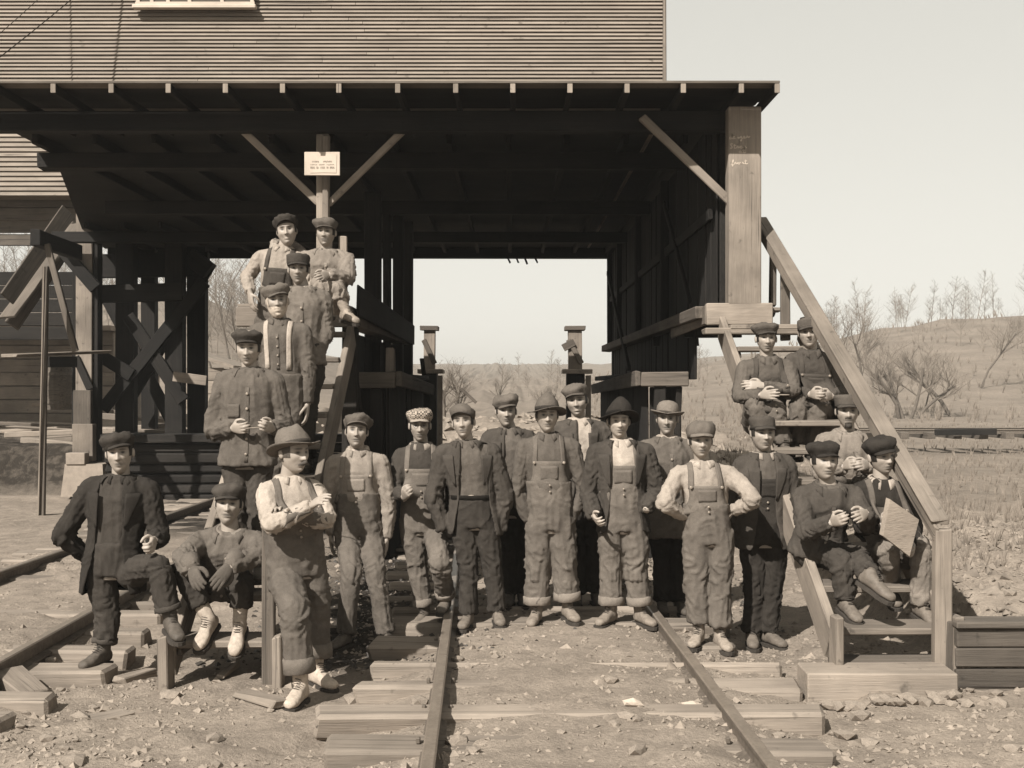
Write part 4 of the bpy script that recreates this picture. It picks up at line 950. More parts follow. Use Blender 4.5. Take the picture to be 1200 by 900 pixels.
# ---- head: one grid, features pushed in and out, tones painted as skin, lips, brows, eyes, plus shade in sockets and folds
NT_, NP_ = 72, 54
def head_mesh(ch):
    """local axes: x = the man's image right, -y = face front, z up; returns verts, faces, tone, (theta, z)"""
    th = np.linspace(-np.pi, np.pi, NT_, endpoint=False); th = th - .42 * np.sin(th)          # denser at the face (theta = 0)
    ph = np.linspace(0.03, np.pi - .03, NP_); TH, PH = np.meshgrid(th, ph)
    wd, jaw, ln = ch.get('wide', 1.0), ch.get('jaw', 1.0), ch.get('long', 1.0)
    z = .122 * np.cos(PH); rr = np.sin(PH) ** .82
    x = .079 * wd * rr * np.sin(TH); y = -.097 * rr * np.cos(TH)
    z = np.where(z < 0, z * 1.02 * ln, z)
    front = np.clip(np.cos(TH), 0, 1)
    # jaw narrows, back of skull fuller, face flattened
    low = np.clip(-z / .12, 0, 1); x = x * (1 - low ** 1.5 * .34 / jaw); back = np.clip(-np.cos(TH), 0, 1)
    y = np.where(y > 0, y * (1.05 - .42 * low), y); y = y + low * .012 * back
    y = np.where(y < 0, -(.092 * (np.abs(y) / .092) ** .80), y)
    y = y - .010 * np.exp(-((z + .105) / .022) ** 2) * np.exp(-(x / .026) ** 2) * ch.get('chin', 1.0)
    y = y + .012 * np.clip((z - .05) / .07, 0, 1) ** 2 * (y < 0)
    f = (y < 0) * sstep(.15, .5, front)
    def g(cx_, cz, sx, sz): return np.exp(-((np.abs(x) - cx_) / sx) ** 2 - ((z - cz) / sz) ** 2)
    def g0(cz, sx, sz): return np.exp(-(x / sx) ** 2 - ((z - cz) / sz) ** 2)
    y = y + f * (ch.get('deep', 1.0) * .0165 * g(.031, .009, .018, .012) - .0085 * g(.030, .034, .026, .008) - .005 * g0(.032, .020, .010) - .0045 * g(.047, -.022, .018, .020) + .006 * g(.046, -.058, .016, .022))
    t = np.clip((.022 - z) / .060, 0, 1); nz = np.where((z < .024) & (z > -.042), 1, 0) * sstep(-.044, -.035, z)
    nw = .0075 + .0075 * t ** 1.5; y = y - f * ch.get('nose', 1.0) * nz * (.006 + .022 * t ** 1.2) * np.exp(-(x / nw) ** 2)
    y = y - f * .007 * g(.0135, -.031, .0065, .008)
    y = y - f * (.0055 * g0(-.058, .024, .0065) + .006 * g0(-.073, .021, .006)) + f * (.0055 * g0(-.0655, .024, .0028) + .006 * g0(-.084, .02, .007))
    if ch.get('smile'): y = y + f * .004 * g(.030, -.062, .007, .012) - f * .004 * g(.044, -.035, .014, .012)
    # eyeballs
    y = y - f * .0065 * g(.031, .009, .0125, .0065)
    V = np.stack([x, y, z], -1).reshape(-1, 3); F = []
    id_ = np.arange(NT_ * NP_).reshape(NP_, NT_)
    for i in range(NP_ - 1):
        for j in range(NT_): F.append((id_[i, j], id_[i + 1, j], id_[i + 1, (j + 1) % NT_], id_[i, (j + 1) % NT_]))
    F.append(tuple(id_[0][::-1])[::-1]); F.append(tuple(id_[-1])[::-1])
    tone = np.ones_like(x)
    if ch.get('beard'): ch = dict(ch, stubble=0.0)
    def paint(m, v):
        nonlocal tone
        m = np.clip(m, 0, 1) * f; tone = tone * (1 - m) + v * m
    stub = ch.get('stubble', .15); paint(stub * sstep(-.030, -.060, z) * (1 - .6 * np.exp(-((z + .066) / .01) ** 2 - (x / .02) ** 2)), .45)
    paint(1.5 * g(.031, .029 + ch.get('brow', 0), .021, .0058), ch.get('browtone', .28)); paint(.45 * g(.031, .010, .024, .013), .55); paint(.5 * np.exp(-((np.abs(x) - .022 - (-.035 - z) * .45) / .004) ** 2) * sstep(-.028, -.038, z) * sstep(-.082, -.066, z), .55); paint(.35 * g(.05, -.03, .012, .02), .75)  # brows, then painted shade in eye sockets, nose folds and cheek hollows
    paint(1.0 * g(.031, .0085, .0165, .0058), .42); paint(2.2 * g(.031, .0085, .0085, .0056), .08)
    paint(1.0 * g0(-.058, .023, .006), .52); paint(1.0 * g0(-.073, .020, .006), .56); paint((.7 if ch.get('beard') else 1.5) * g0(-.0655, .025, .0038), .16 if not ch.get('beard') else .5); paint(.5 * g0(-.088, .018, .006), .62)
    paint(.8 * g(.009, -.041, .006, .003), .35)
    if ch.get('smile'): paint(1.5 * g0(-.0655, .020, .005), 1.5)
    return V, F, tone.reshape(-1), TH, PH, id_
def ear(s):
    rings = []
    for t, a, b in ((0, .014, .006), (.2, .024, .009), (.5, .030, .010), (.8, .026, .008), (1, .014, .003)):
        rings.append((A3((s * (.070 + .020 * t), .012 + .010 * t, -.004)), A3((0, .25, .97)), A3((0, .97, -.25)), a * 1.0, .017 * (a / .03), 2.2))
    return loft(rings, 12)

# ---- hats, in head-local axes
def hat_parts(kind, sd=0):
    out = []; hr_ = random.Random(sd * 5 + 2); fx, fy = hr_.uniform(-.014, .014), hr_.uniform(-.008, .012)
    def dome(prof, seg=40, sx=1.0, cy=0.0, wob=0.0, seed=0):
        rings = []; r_ = np.random.RandomState(seed)
        for (z_, a, b, dy) in prof: tl_ = np.clip((z_ - .05) / .07, 0, 1) if wob > .009 else 0; rings.append((A3((fx * tl_, cy + dy + fy * tl_, z_)), A3((1, 0, 0)), A3((0, 1, 0)), a * sx, b, 2.15))
        V, F = loft(rings, seg)
        if wob: V = V + ((gnoise(V * 17 + sd * 3.1) - .5) * 1.5 + .5 * (np.clip(1 - 2.2 * np.abs(2 * gnoise(V * 24 + sd * 1.7) - 1), 0, 1) - .3))[:, None] * wob * sstep(.03, .06, V[:, 2])[:, None] * nrm_rows(V - A3((0, 0, .03)))
        return V, F
    def visor(z0, a, b, reach, drop, half=1.12, th=.006, lift=0.0):
        n, m = 5, 17; G_ = np.zeros((n, m, 3))
        for j in range(m):
            an = -half + 2 * half * j / (m - 1); ed = math.cos(an * 1.35) ** .6 if abs(an * 1.35) < 1.56 else 0
            p0 = A3((a * math.sin(an), -b * math.cos(an), z0)); d = A3((.35 * math.sin(an), -1, 0))
            for i in range(n):
                t = i / (n - 1); G_[i, j] = p0 + d * reach * t * max(ed, .02) + A3((0, 0, -drop * t ** 1.3 - .012 * abs(math.sin(an)) * t + lift))
        return thick(G_, -th)
    if kind in ('cap', 'capflat'):
        f = .96 if kind == 'capflat' else 1.06
        out.append(('crown', *dome([(.026, .082, .101, .004), (.048, .086, .106, .002), (.062, .094, .114, .000), (.078, .100, .119, -.002), (.094 * f + .02 * (1 - f), .100, .117, .004), (.110 * f + .024 * (1 - f), .078, .092, .012), (.120 * f + .026 * (1 - f), .045, .055, .016), (.123 * f + .026 * (1 - f), .015, .02, .018)], wob=.022, seed=len(kind))))
        out.append(('visor', *visor(.048, .080, .098, .042, .014)))
    if kind == 'round':      # soft round-topped cap
        out.append(('crown', *dome([(.022, .083, .101, .004), (.05, .087, .107, .002), (.075, .092, .111, .002), (.100, .085, .102, .004), (.120, .062, .078, .006), (.130, .035, .045, .006), (.132, .012, .015, .006)], wob=.018, seed=2)))
        out.append(('visor', *visor(.048, .082, .101, .045, .016)))
    if kind == 'kepi':       # stiff trainman cap with a flat top
        out.append(('crown', *dome([(.024, .083, .101, .003), (.05, .086, .105, .002), (.09, .090, .108, .000), (.108, .088, .106, .000), (.116, .074, .090, 0), (.118, .03, .04, 0)], wob=.0095, seed=4)))
        out.append(('visor', *visor(.046, .083, .102, .042, .016)))
        out.append(('band', *dome([(.028, .0875, .1065, .003), (.046, .0885, .1075, .002), (.047, .085, .104, .002)])))
    if kind in ('fedora', 'slouch', 'bowler'):
        if kind == 'bowler': prof = [(.030, .083, .102, 0), (.06, .086, .105, 0), (.095, .084, .102, 0), (.122, .070, .086, 0), (.138, .045, .056, 0), (.144, .015, .02, 0)]
        elif kind == 'fedora': prof = [(.030, .083, .102, 0), (.06, .083, .102, 0), (.095, .078, .096, .002), (.125, .062, .086, .004), (.146, .040, .074, .008), (.150, .018, .050, .01), (.138, .006, .025, .012)]
        else: prof = [(.030, .084, .102, 0), (.065, .085, .104, 0), (.10, .074, .098, .004), (.135, .050, .080, .010), (.160, .026, .060, .014), (.163, .01, .03, .014)]
        out.append(('crown', *dome(prof, wob=.010 if kind != 'bowler' else .003, seed=6)))
        br = {'bowler': .048, 'fedora': .060, 'slouch': .060}[kind]; n, m = 6, 40; G_ = np.zeros((n, m + 1, 3))
        for j in range(m + 1):
            an = 2 * np.pi * j / m
            for i in range(n):
                t = i / (n - 1); a = .080 + br * t; b = .099 + br * 1.05 * t
                lift = {'bowler': .026 * t ** 2.5 * abs(math.sin(an)) ** 1.2 + .006 * t, 'fedora': .022 * t ** 2 * abs(math.sin(an)) ** 1.5 - .012 * t * math.cos(an) ** 2, 'slouch': .016 * t * math.sin(an * 1 + .6) ** 2 - .010 * t + .012 * t * math.sin(2 * an + 1)}[kind]
                G_[i, j] = (a * math.sin(an), -b * math.cos(an), .034 + lift)
        out.append(('brim', *thick(G_, -.005)))
        z0 = .036; out.append(('hat_band', *dome([(z0, .0865, .1055, 0), (z0 + .024, .0868, .1058, 0), (z0 + .025, .083, .102, 0)])))
    return out
def nrm_rows(v): return v / (np.linalg.norm(v, axis=1)[:, None] + 1e-9)

SKINS = {}
UA, FA, TH_, SH_ = .295, .255, .435, .425
VOX = .0112
def person(label, Y, head, shl, shr, hip, ell, elr, wrl, wrr, knl, knr, anl, anr, hands=('relax', 'relax'), hl=None, hr=None, feet=(0, 0), yaw=0, pitch=0, roll=0, turn=0, lean=0.0,
           hat='cap', hatv=.06, face=None, skinv=.30, top=None, jacket=None, bib=None, susp=None, trous=.10, boots=.12, cuff=0.0, k=1.0, stand=True, seed=1, collar=None, extra=None, hatrot=(0, 0, 0), fat=.94, legs=True, hx=1.06, open_w=.09, hem=-.22, loose=1.0, scarf=None, glove=None, gauntlet=None, buttons=True, bibtop=.83, hatk=1.0, depth=1.0, nk=.230, belt=None, short=None):
    short = short if short is not None else (.075 if cuff else .02)
    face = dict(face or {}); ppm = FPX / Y; fr_ = random.Random(seed * 13 + 1)
    for key, lo, hi in (('wide', .93, 1.07), ('jaw', .85, 1.35), ('long', .95, 1.10), ('nose', .8, 1.3), ('chin', .5, 1.5), ('brow', -.004, .003), ('browtone', .10, .3), ('deep', .75, 1.15), ('stubble', .0, .35)): face.setdefault(key, fr_.uniform(lo, hi))
    skinv = skinv * 1.33
    def at(p, Y_): return A3(P(p[0], p[1], Y_))
    # --- skeleton, depth from bone lengths
    mid = ((shl[0] + shr[0]) / 2, (shl[1] + shr[1]) / 2)
    if nk is not None: sh_y = head[1] + nk * k * hx * ppm - mid[1]; shl, shr, mid = (shl[0], shl[1] + sh_y), (shr[0], shr[1] + sh_y), (mid[0], mid[1] + sh_y)
    c = at(mid, Y)
    hw = .172 * k; a = at(shl, Y) - c; d_ = np.linalg.norm(a); dy = math.sqrt(max(0, hw * hw - d_ * d_)) if turn else 0
    SHL, SHR = at(shl, Y - dy * turn * -1 * -1), at(shr, Y + dy * turn)
    if not turn:
        s_ = nrm(SHR - SHL); w2 = np.clip(np.linalg.norm(SHR - SHL) / 2, .155 * k, .19 * k); SHL, SHR = c - s_ * w2, c + s_ * w2
    else: SHL = at(shl, Y - dy * turn)
    HIP = at(hip, Y + lean)
    def child(par, q, L_, sg):
        Yp = par[1]; p = at(q, Yp); d = np.linalg.norm(p - par)
        e = math.sqrt(max(0, L_ * L_ - d * d)) * sg
        for _ in range(3):
            p = at(q, Yp + e); dx = p - par; r_ = math.hypot(dx[0], dx[2]); e = math.sqrt(max(0, L_ * L_ - r_ * r_)) * sg
        p = at(q, Yp + e); return p
    def sg(q): return q[2] if len(q) > 2 else 0
    rt_ = nrm(SHR - SHL); up = nrm(c - HIP); fw = nrm(np.cross(up, rt_)); fw = fw if fw[1] < 0 else -fw      # forward = toward the camera
    hv = nrm(A3((rt_[0], rt_[1], 0))); HL, HR = HIP - hv * .092 * k, HIP + hv * .092 * k
    ELL, ELR = child(SHL, ell, UA * k, sg(ell)), child(SHR, elr, UA * k, sg(elr))
    WRL, WRR = child(ELL, wrl, FA * k, sg(wrl)), child(ELR, wrr, FA * k, sg(wrr))
    KNL, KNR = child(HL, knl, TH_ * k, sg(knl)), child(HR, knr, TH_ * k, sg(knr))
    ANL, ANR = child(KNL, anl, SH_ * k, sg(anl)), child(KNR, anr, SH_ * k, sg(anr))
    stand = stand if isinstance(stand, tuple) else (stand, stand)
    for on, q in zip(stand, (ANL, ANR)):
        if on: q[2] = gzs(q[0], q[1]) + .085 + (on if isinstance(on, float) else 0)
    HC = at(head, Y - .03 * depth); hs = k * hx
    NB = c + up * .065 * k + (-fw) * .012; HM = Matrix.Translation(Vector(HC)) @ Matrix.Rotation(R(yaw), 4, 'Z') @ Matrix.Rotation(R(roll), 4, 'Y') @ Matrix.Rotation(R(-pitch), 4, 'X') @ Matrix.Diagonal((hs, hs, hs, 1))
    HMn = np.array(HM)
    def toH(V): return V @ HMn[:3, :3].T + HMn[:3, 3]
    skinm = skin('skin_%02d' % int(skinv * 100), skinv)
    feet_c = (ANL + ANR) / 2; org = Matrix.Translation(Vector((HIP[0], HIP[1], min(ANL[2], ANR[2]) - .085)))
    # --- torso rings shared by body and clothes
    prof = [(-.20, .150, .112), (-.06, .172, .126), (.08, .172, .126), (.28, .160, .118), (.5, .158, .116), (.72, .172, .126), (.88, .172, .120), (.97, .160, .110), (1.05, .128, .094), (1.11, .088, .078), (1.17, .064, .064)]
    def torso(infl, t0, t1, ia=1.0, flare=0.0, taper=False):
        rings = []; ts = [q[0] for q in prof]
        for t in np.unique(np.clip(np.array([t0] + ts + [t1, .4, .6]), t0, t1)):
            a_ = np.interp(t, ts, [q[1] for q in prof]); b_ = np.interp(t, ts, [q[2] for q in prof])
            if t < -.06: a_, b_ = .172 - .0 * t, .126
            e = (infl if not taper else infl * np.clip((t + .10) / .40, .15, 1)) + flare * max(0, .35 - t); u_ = nrm(hv * (1 - np.clip(t, 0, 1)) + rt_ * np.clip(t, 0, 1)); ce = HIP + (c - HIP) * t - fw * .02 * k * math.sin(np.clip(t, 0, 1) * math.pi) * .3
            v_ = nrm(np.cross(up, u_)); nk = np.clip((t - 1.0) / .12, 0, 1); ce = ce * (1 - nk * .6) + (NB + up * (t - 1.04) * .5) * nk * .6
            rings.append((ce, u_, v_, (a_ * k * (fat if t < .8 else 1) + e), b_ * k * (fat ** 1.5 if t < .8 else 1) + e, 2.35))
        return loft(rings, 30)
    # --- body: one skin, head to feet
    bd = Acc(); HV, HF, tone, THg, PHg, hid = head_mesh(face); tones = []
    bd.add(toH(HV), HF); tones.append(tone)
    for s_ in (-1, 1):
        v, f = ear(s_); bd.add(toH(v), f); tones.append(np.full(len(v), .9))
    nk0 = toH(A3([(0, .018, -.055)]))[0]; v, f = limb([NB - up * .06, NB + up * .01, nk0, nk0 + (nk0 - NB) * .25], [.085 * k, .060 * k, .054 * k, .05 * k], 18, 4); bd.add(v, f); tones.append(np.full(len(v), .93))
    v, f = torso(-.022, -.1, 1.12); bd.add(v, f); tones.append(np.full(len(v), .93))
    hpos = {}
    for nm, S_, E_, W_, hd, pose, sd in (('l', SHL, ELL, WRL, hl, hands[0], -1), ('r', SHR, ELR, WRR, hr, hands[1], 1)):
        v, f = limb([S_ + (c - S_) * .5, S_, E_, W_], [.05 * k, .050 * k, .040 * k, .028 * k], 12, 5); bd.add(v, f); tones.append(np.full(len(v), .93))
        if pose is None: continue
        hv_, hf_ = hand_mesh(pose)
        if hd is not None: d = nrm(child(W_, hd, .19 * k, sg(hd)) - W_)
        else: d = nrm(nrm(W_ - E_) + A3((0, 0, -.15)))
        # palm normal: towards the trunk for hanging hands, else towards the body core
        core = (c + HIP) / 2; pn = nrm(core - W_) ; pn = nrm(pn - d * np.dot(pn, d))
        y_ = np.cross(-pn, d) ; M3 = np.stack([d, y_, -pn], 1)       # columns: X=d, Y=side, Z=back of hand
        # thumb forward / up
        want = fw * .7 + A3((0, 0, 1)) * (.8 if abs(d[2]) < .6 else 0)
        Vh = hv_ * 1.03 * k
        if np.dot(y_, want) < 0: Vh = Vh * A3((1, -1, 1)); hf2 = hf_[:, ::-1]
        else: hf2 = hf_
        Vw = Vh @ M3.T + W_; hpos[nm] = (W_, d, M3, Vw, hf2)
        bd.add(Vw, hf2.tolist()); tones.append(np.full(len(Vw), .92))
    for H_, K_, N_ in ((HL, KNL, ANL), (HR, KNR, ANR)):
        if legs: v, f = limb([H_, K_, N_, N_ + A3((0, 0, -.02))], [.072 * k, .05 * k, .034 * k, .034 * k], 10, 4); bd.add(v, f); tones.append(np.full(len(v), .9))
    p = mobj('person', bd.verts(), bd.F, skinm, None, smooth=True, M=org); tag(p, label, 'man')
    at_ = p.data.attributes.new('tone', 'FLOAT_COLOR', 'POINT'); tt = np.concatenate(tones); at_.data.foreach_set('color', np.stack([tt, tt, tt, np.ones_like(tt)], 1).ravel().astype(np.float32))
    def cl(v, nm=None):
        v = v * (.68 if v < .12 else .86 if v < .2 else 1.0); return cloth('cloth_%03d' % int(v * 1000), v)
    def part(name, V, F, m, parent=p, smooth=True):
        return mobj(name, V, F, m, parent, smooth)
    # --- hair under the hat
    hm = (np.abs(THg) > 1.05) & (HV[:, 2].reshape(THg.shape) > -.055 + .03 * (np.abs(THg) < 1.6)) & (HV[:, 2].reshape(THg.shape) < .085)
    vv = HV.copy(); vv = vv * A3((1.035, 1.03, 1.0)); hf = [q for q in HF[:-2] if all(hm.ravel()[i] for i in q)]
    if hf:
        us = sorted({i for q in hf for i in q}); mp = {i: j for j, i in enumerate(us)}
        hr_ = part('hair', toH(vv[us]), [tuple(mp[i] for i in q) for q in hf], plain('hair_%02d' % int(face.get('hair', .04) * 100), face.get('hair', .04), .6, .3, 90, bump=.4))
    if face.get('moustache'):
        V_, F_ = loft([(A3((x_, -.109 - .006 * (1 - abs(x_) / .036) + abs(x_) * .25, -.050 - abs(x_) * .40)), A3((0, 1, 0)), A3((0, 0, 1)), .015 * (1.1 - abs(x_) / .046), .014 * (1.15 - abs(x_) / .046), 2) for x_ in np.linspace(-.040, .040, 11)], 8)
        part('moustache', toH(V_), F_, plain('moustache_hair', face['moustache'], .7, .3, 120))
    if face.get('beard') or face.get('goatee'):
        bx, by, bz = HV[:, 0], HV[:, 1], HV[:, 2]; aT = np.abs(THg).ravel()
        if face.get('beard'): bm_k = ((bz < -.040 - .0 * bx) & (aT < 1.7) & (bz > -.119)) | ((aT > .95) & (aT < 1.6) & (bz < .02) & (bz > -.119))
        else: bm_k = (np.abs(bx) < .026) & (bz < -.078) & (bz > -.119) & (by < 0) | ((np.abs(bx) < .026) & (np.abs(bz + .048) < .007) & (by < 0))
        ctr = A3((0, .01, -.03)); dv = nrm_rows(HV - ctr); vv2 = HV + dv * (.006 + .010 * np.clip((-.05 - bz) / .05, 0, 1) * (1 if face.get('beard') else .6) + .008 * (fnoise(HV * 60, 2) - .5))[:, None]
        bf = [q for q in HF[:-2] if all(bm_k[i] for i in q)]; us = sorted({i for q in bf for i in q}); mp = {i: j for j, i in enumerate(us)}; bv_ = face.get('beard') or face.get('goatee')
        if bf: part('beard', toH(vv2[us]), [tuple(mp[i] for i in q) for q in bf], plain('beard_%02d' % int(bv_ * 100), bv_, .8, .35, 150, bump=.5))
    if face.get('glasses'):
        ac = Acc()
        for s_ in (-1, 1):
            ang = np.linspace(0, 2 * np.pi, 18, endpoint=False); pts = [A3((s_ * .031 + .019 * math.cos(t), -.098, .008 + .017 * math.sin(t))) for t in ang]
            for i in range(18): ac.add(*limb([pts[i], pts[(i + 1) % 18]], [.0014, .0014], 5, 1))
        ac.add(*limb([A3((-.012, -.099, .010)), A3((0, -.106, .014)), A3((.012, -.099, .010))], [.0014] * 3, 5, 2))
        part('spectacles', toH(ac.verts()), ac.F, plain('wire_rim', .10, .3, .1, 9, metal=.6, bump=0))
    # --- trousers
    surf = []
    ac = Acc(); w0 = .56 if bib is not None else .36
    ac.add(*torso(.028 * loose ** .5, -.06, w0, taper=True))
    lr = loose
    for H_, K_, N_, S_ in ((HL, KNL, ANL, -1), (HR, KNR, ANR, 1)):
        dn = nrm(N_ - K_); end = N_ - dn * (short + (.015 if cuff else 0))
        ac.add(*limb([H_ + up * .06, H_ - up * .03 + (K_ - H_) * .12, (H_ + K_) / 2, K_, K_ + (N_ - K_) * .5, end], [.100 * k * lr ** .5, .099 * k * lr ** .5, .092 * k * lr, .076 * k * lr ** 1.3, .074 * k * lr ** 1.6, .073 * k * lr ** 1.8], 18, 4))
    bones = [(HL, KNL, .7, 1.1, .09), (HR, KNR, .7, 1.1, .09), (KNL, ANL, 1.0, 1.2, .07), (KNR, ANR, 1.0, 1.2, .07), (HIP, HIP + (c - HIP) * .6, .2, 0, .17)]
    tv, tq = remesh(ac.verts(), ac.F, VOX, 3); tv = wrinkle(tv, tq, bones, .0145 * (.6 + .4 * loose), seed, .055)
    tro = part('overalls' if bib is not None else 'trousers', tv, tq, cl(trous)); surf.append((tv, tq))
    if cuff:
        for K_, N_ in ((KNL, ANL), (KNR, ANR)):
            dn = nrm(N_ - K_); b0 = N_ - dn * (short + cuff); b1 = N_ - dn * (short - .006); rr_ = .078 * k * lr ** 1.6; u_ = nrm(A3((0, 1, 0)) - dn * dn[1]); v_ = np.cross(dn, u_)
            V_, F_ = loft([(b0, u_, v_, rr_ * .96, rr_ * .96, 2), (b0 + dn * .004, u_, v_, rr_ * 1.06, rr_ * 1.05, 2), ((b0 + b1) / 2, u_, v_, rr_ * 1.08, rr_ * 1.06, 2), (b1 - dn * .004, u_, v_, rr_ * 1.07, rr_ * 1.07, 2), (b1, u_, v_, rr_ * .98, rr_ * .98, 2), (b1 - dn * .02, u_, v_, rr_ * .8, rr_ * .8, 2)], 22)
            V_ = V_ + (fnoise(V_ * 18 + seed, 2)[:, None] - .5) * .018
            part('turned_up_cuff', V_, F_, cl(min(.5, trous * 1.35)), tro)
    # --- shirt
    top = top if top is not None else .2
    ac = Acc(); ac.add(*torso(.012, .18, 1.15))
    sleeves = jacket is None
    arms = [(SHL, ELL, WRL), (SHR, ELR, WRR)]
    if sleeves:
        for S_, E_, W_ in arms:
            dn = nrm(W_ - E_); ac.add(*limb([S_ + (c - S_) * .55 + up * .012, S_ - up * .006, S_ + (E_ - S_) * .35, E_, E_ + (W_ - E_) * .55, W_ - dn * .012], [.070 * k, .068 * k, .067 * k, .058 * k, .053 * k, .043 * k], 16, 5))
    else:
        for S_, E_, W_ in arms: ac.add(*limb([S_ + (c - S_) * .55 + up * .012, S_ - up * .006, S_ + (E_ - S_) * .45], [.064 * k, .062 * k, .056 * k], 14, 4))
    abones = [(SHL, ELL, .5, 1.2, .06), (SHR, ELR, .5, 1.2, .06), (ELL, WRL, 1.2, .8, .05), (ELR, WRR, 1.2, .8, .05), (HIP, c, .3, .1, .17)]
    sv, sq = remesh(ac.verts(), ac.F, VOX, 3); sv = wrinkle(sv, sq, abones, .0115, seed + 3, .05)
    shirt = part('shirt', sv, sq, cl(top)); surf.append((sv, sq))
    bvh = Surf(surf)
    def cast(u_, v_, bv=None, f_=None):
        f2 = fw if f_ is None else f_; o_ = HIP + (c - HIP) * v_ + rt_ * u_ * k + f2 * .7; h = (bv or bvh).hit(o_, -f2); return None if h is None else h[0]
    def patch(vs, us, off, bv=None, th=.006):
        """vs: list of v; us(v, s) -> u"""
        G_ = []; last = None
        for v_ in vs:
            row = []
            for s_ in np.linspace(0, 1, 9):
                h = cast(us(v_, s_), v_, bv)
                if h is None: h = last if last is not None else HIP + (c - HIP) * v_ + fw * .13
                last = h; row.append(h + fw * (off(v_) if callable(off) else off))
            G_.append(row)
        G_ = np.array(G_)
        for _ in range(2): G_[1:-1] = (G_[:-2] + 2 * G_[1:-1] + G_[2:]) / 4; G_[:, 1:-1] = (G_[:, :-2] + 2 * G_[:, 1:-1] + G_[:, 2:]) / 4
        return thick(G_, th)
    def disc(pt, n_, r_, name, m, parent, th=.004):
        u_ = nrm(np.cross(n_, A3((.3, .2, 1)))); v_ = np.cross(n_, u_); V_, F_ = loft([(pt, u_, v_, r_, r_, 2), (pt + n_ * th, u_, v_, r_, r_, 2), (pt + n_ * th * 1.3, u_, v_, r_ * .6, r_ * .6, 2)], 10); part(name, V_, F_, m, parent)
    BTN = plain('worn_button', .32, .4, .1, 9, bump=0, metal=.3)
    def strap_over(u0, v0, u1, wd, m, parent, name='strap'):
        G_ = []
        for i, t in enumerate(np.linspace(0, 1, 16)):
            an = t * R(128); u_ = u0 + (u1 - u0) * min(1, t * 1.6); dirv = fw * math.cos(an) + up * math.sin(an)
            if t < .35: ce = HIP + (c - HIP) * (v0 + (1.0 - v0) * t / .35 * .9); dirv = nrm(fw + up * .05 * i * .2)
            else: ce = HIP + (c - HIP) * (.93); an = (t - .35) / .65 * R(140); dirv = fw * math.cos(an) + up * math.sin(an)
            row = []
            for s_ in (-.5, -.17, .17, .5):
                o_ = ce + rt_ * (u_ + s_ * wd) * k; h = bvh.hit(o_ + dirv * .5, -dirv); q = h[0] if h is not None else o_ + dirv * .14; row.append(q + dirv * .009)
            G_.append(row)
        G_ = np.array(G_)
        for _ in range(2): G_[1:-1] = (G_[:-2] + 2 * G_[1:-1] + G_[2:]) / 4
        V_, F_ = thick(G_, .006); return part(name, V_, F_, m, parent)
    if bib is not None:
        m = cl(bib); tw = .132
        V_, F_ = patch(np.linspace(.40, bibtop, 12), lambda v_, s_: (s_ - .5) * 2 * (tw + .055 * np.clip((.66 - v_) / .2, 0, 1) ** 1.5), lambda v_: .012 - .020 * np.clip((.50 - v_) / .10, 0, 1)); bb = part('bib', V_, F_, m, tro)
        V_, F_ = patch(np.linspace(bibtop - .24, bibtop - .06, 6), lambda v_, s_: (s_ - .5) * .14, .0150); part('bib_pocket', V_, F_, m, bb)
        for s_ in (-1, 1):
            sp_ = strap_over(s_ * (tw - .015), bibtop - .05, s_ * .105, .040, m, bb)
            h = cast(s_ * (tw - .015), bibtop - .02)
            if h is not None: disc(h + fw * .022, fw, .011, 'buckle', BTN, bb)
        for v_ in (.52, .44): 
            h = cast(0, v_)
            if h is not None: disc(h + fw * .012, fw, .008, 'button', BTN, tro)
    if susp is not None:
        for s_ in (-1, 1): strap_over(s_ * .085, .42, s_ * .10, .036, cl(susp), tro, 'suspender')
    if belt is not None:
        V_, F_ = torso(.034, .345, .405, taper=True); part('belt', V_, F_, cl(belt), tro)
        h = cast(0, .375)
        if h is not None: V_, F_ = loft([(h + fw * (.008 + .004 * q), rt_, up, .022, .020, 6) for q in (0, 1)], 16); part('belt_buckle', V_, F_, BTN, tro)
    # --- jacket
    outer = None; jm = None
    if jacket is not None:
        kind, jv = jacket; ac = Acc(); cl_ = kind == 'closed'
        ac.add(*torso(.030 if cl_ else .034, hem, 1.12, flare=.03))
        for S_, E_, W_ in arms:
            dn = nrm(W_ - E_); ac.add(*limb([S_ + (c - S_) * .55 + up * .014, S_ - up * .004, S_ + (E_ - S_) * .35, E_, E_ + (W_ - E_) * .55, W_ - dn * .008], [.080 * k, .077 * k, .075 * k, .066 * k, .061 * k, .054 * k], 18, 5))
        jv_, jq = remesh(ac.verts(), ac.F, VOX, 3); jv_ = wrinkle(jv_, jq, abones, .016, seed + 9, .05)
        bj = Surf([(jv_, jq)])
        if not cl_:
            rel = jv_ - HIP; L_ = np.linalg.norm(c - HIP); tv_ = rel @ up / L_; xv = rel @ rt_; fv = (jv_ - (HIP + tv_[:, None] * (c - HIP))) @ fw
            wopen = np.where(tv_ > .35, open_w * (1.0 - .15 * (tv_ - .35)), open_w + .10 * (.35 - tv_)); x0 = .0
            # bottom cap and the front wedge are open
            cut = ((np.abs(xv - x0) < wopen) & (fv > .02)) | ((tv_ < hem + .03) & (np.abs(xv) < .16) & (np.abs(fv) < .11))
            armd = np.min([np.linalg.norm(jv_ - (S_ + np.clip(((jv_ - S_) @ nrm(E_ - S_)), 0, UA)[:, None] * nrm(E_ - S_)), axis=1) for S_, E_, W_ in arms] + [np.linalg.norm(jv_ - (E_ + np.clip(((jv_ - E_) @ nrm(W_ - E_)), 0, FA)[:, None] * nrm(W_ - E_)), axis=1) for S_, E_, W_ in arms], axis=0)
            cut &= armd > .085
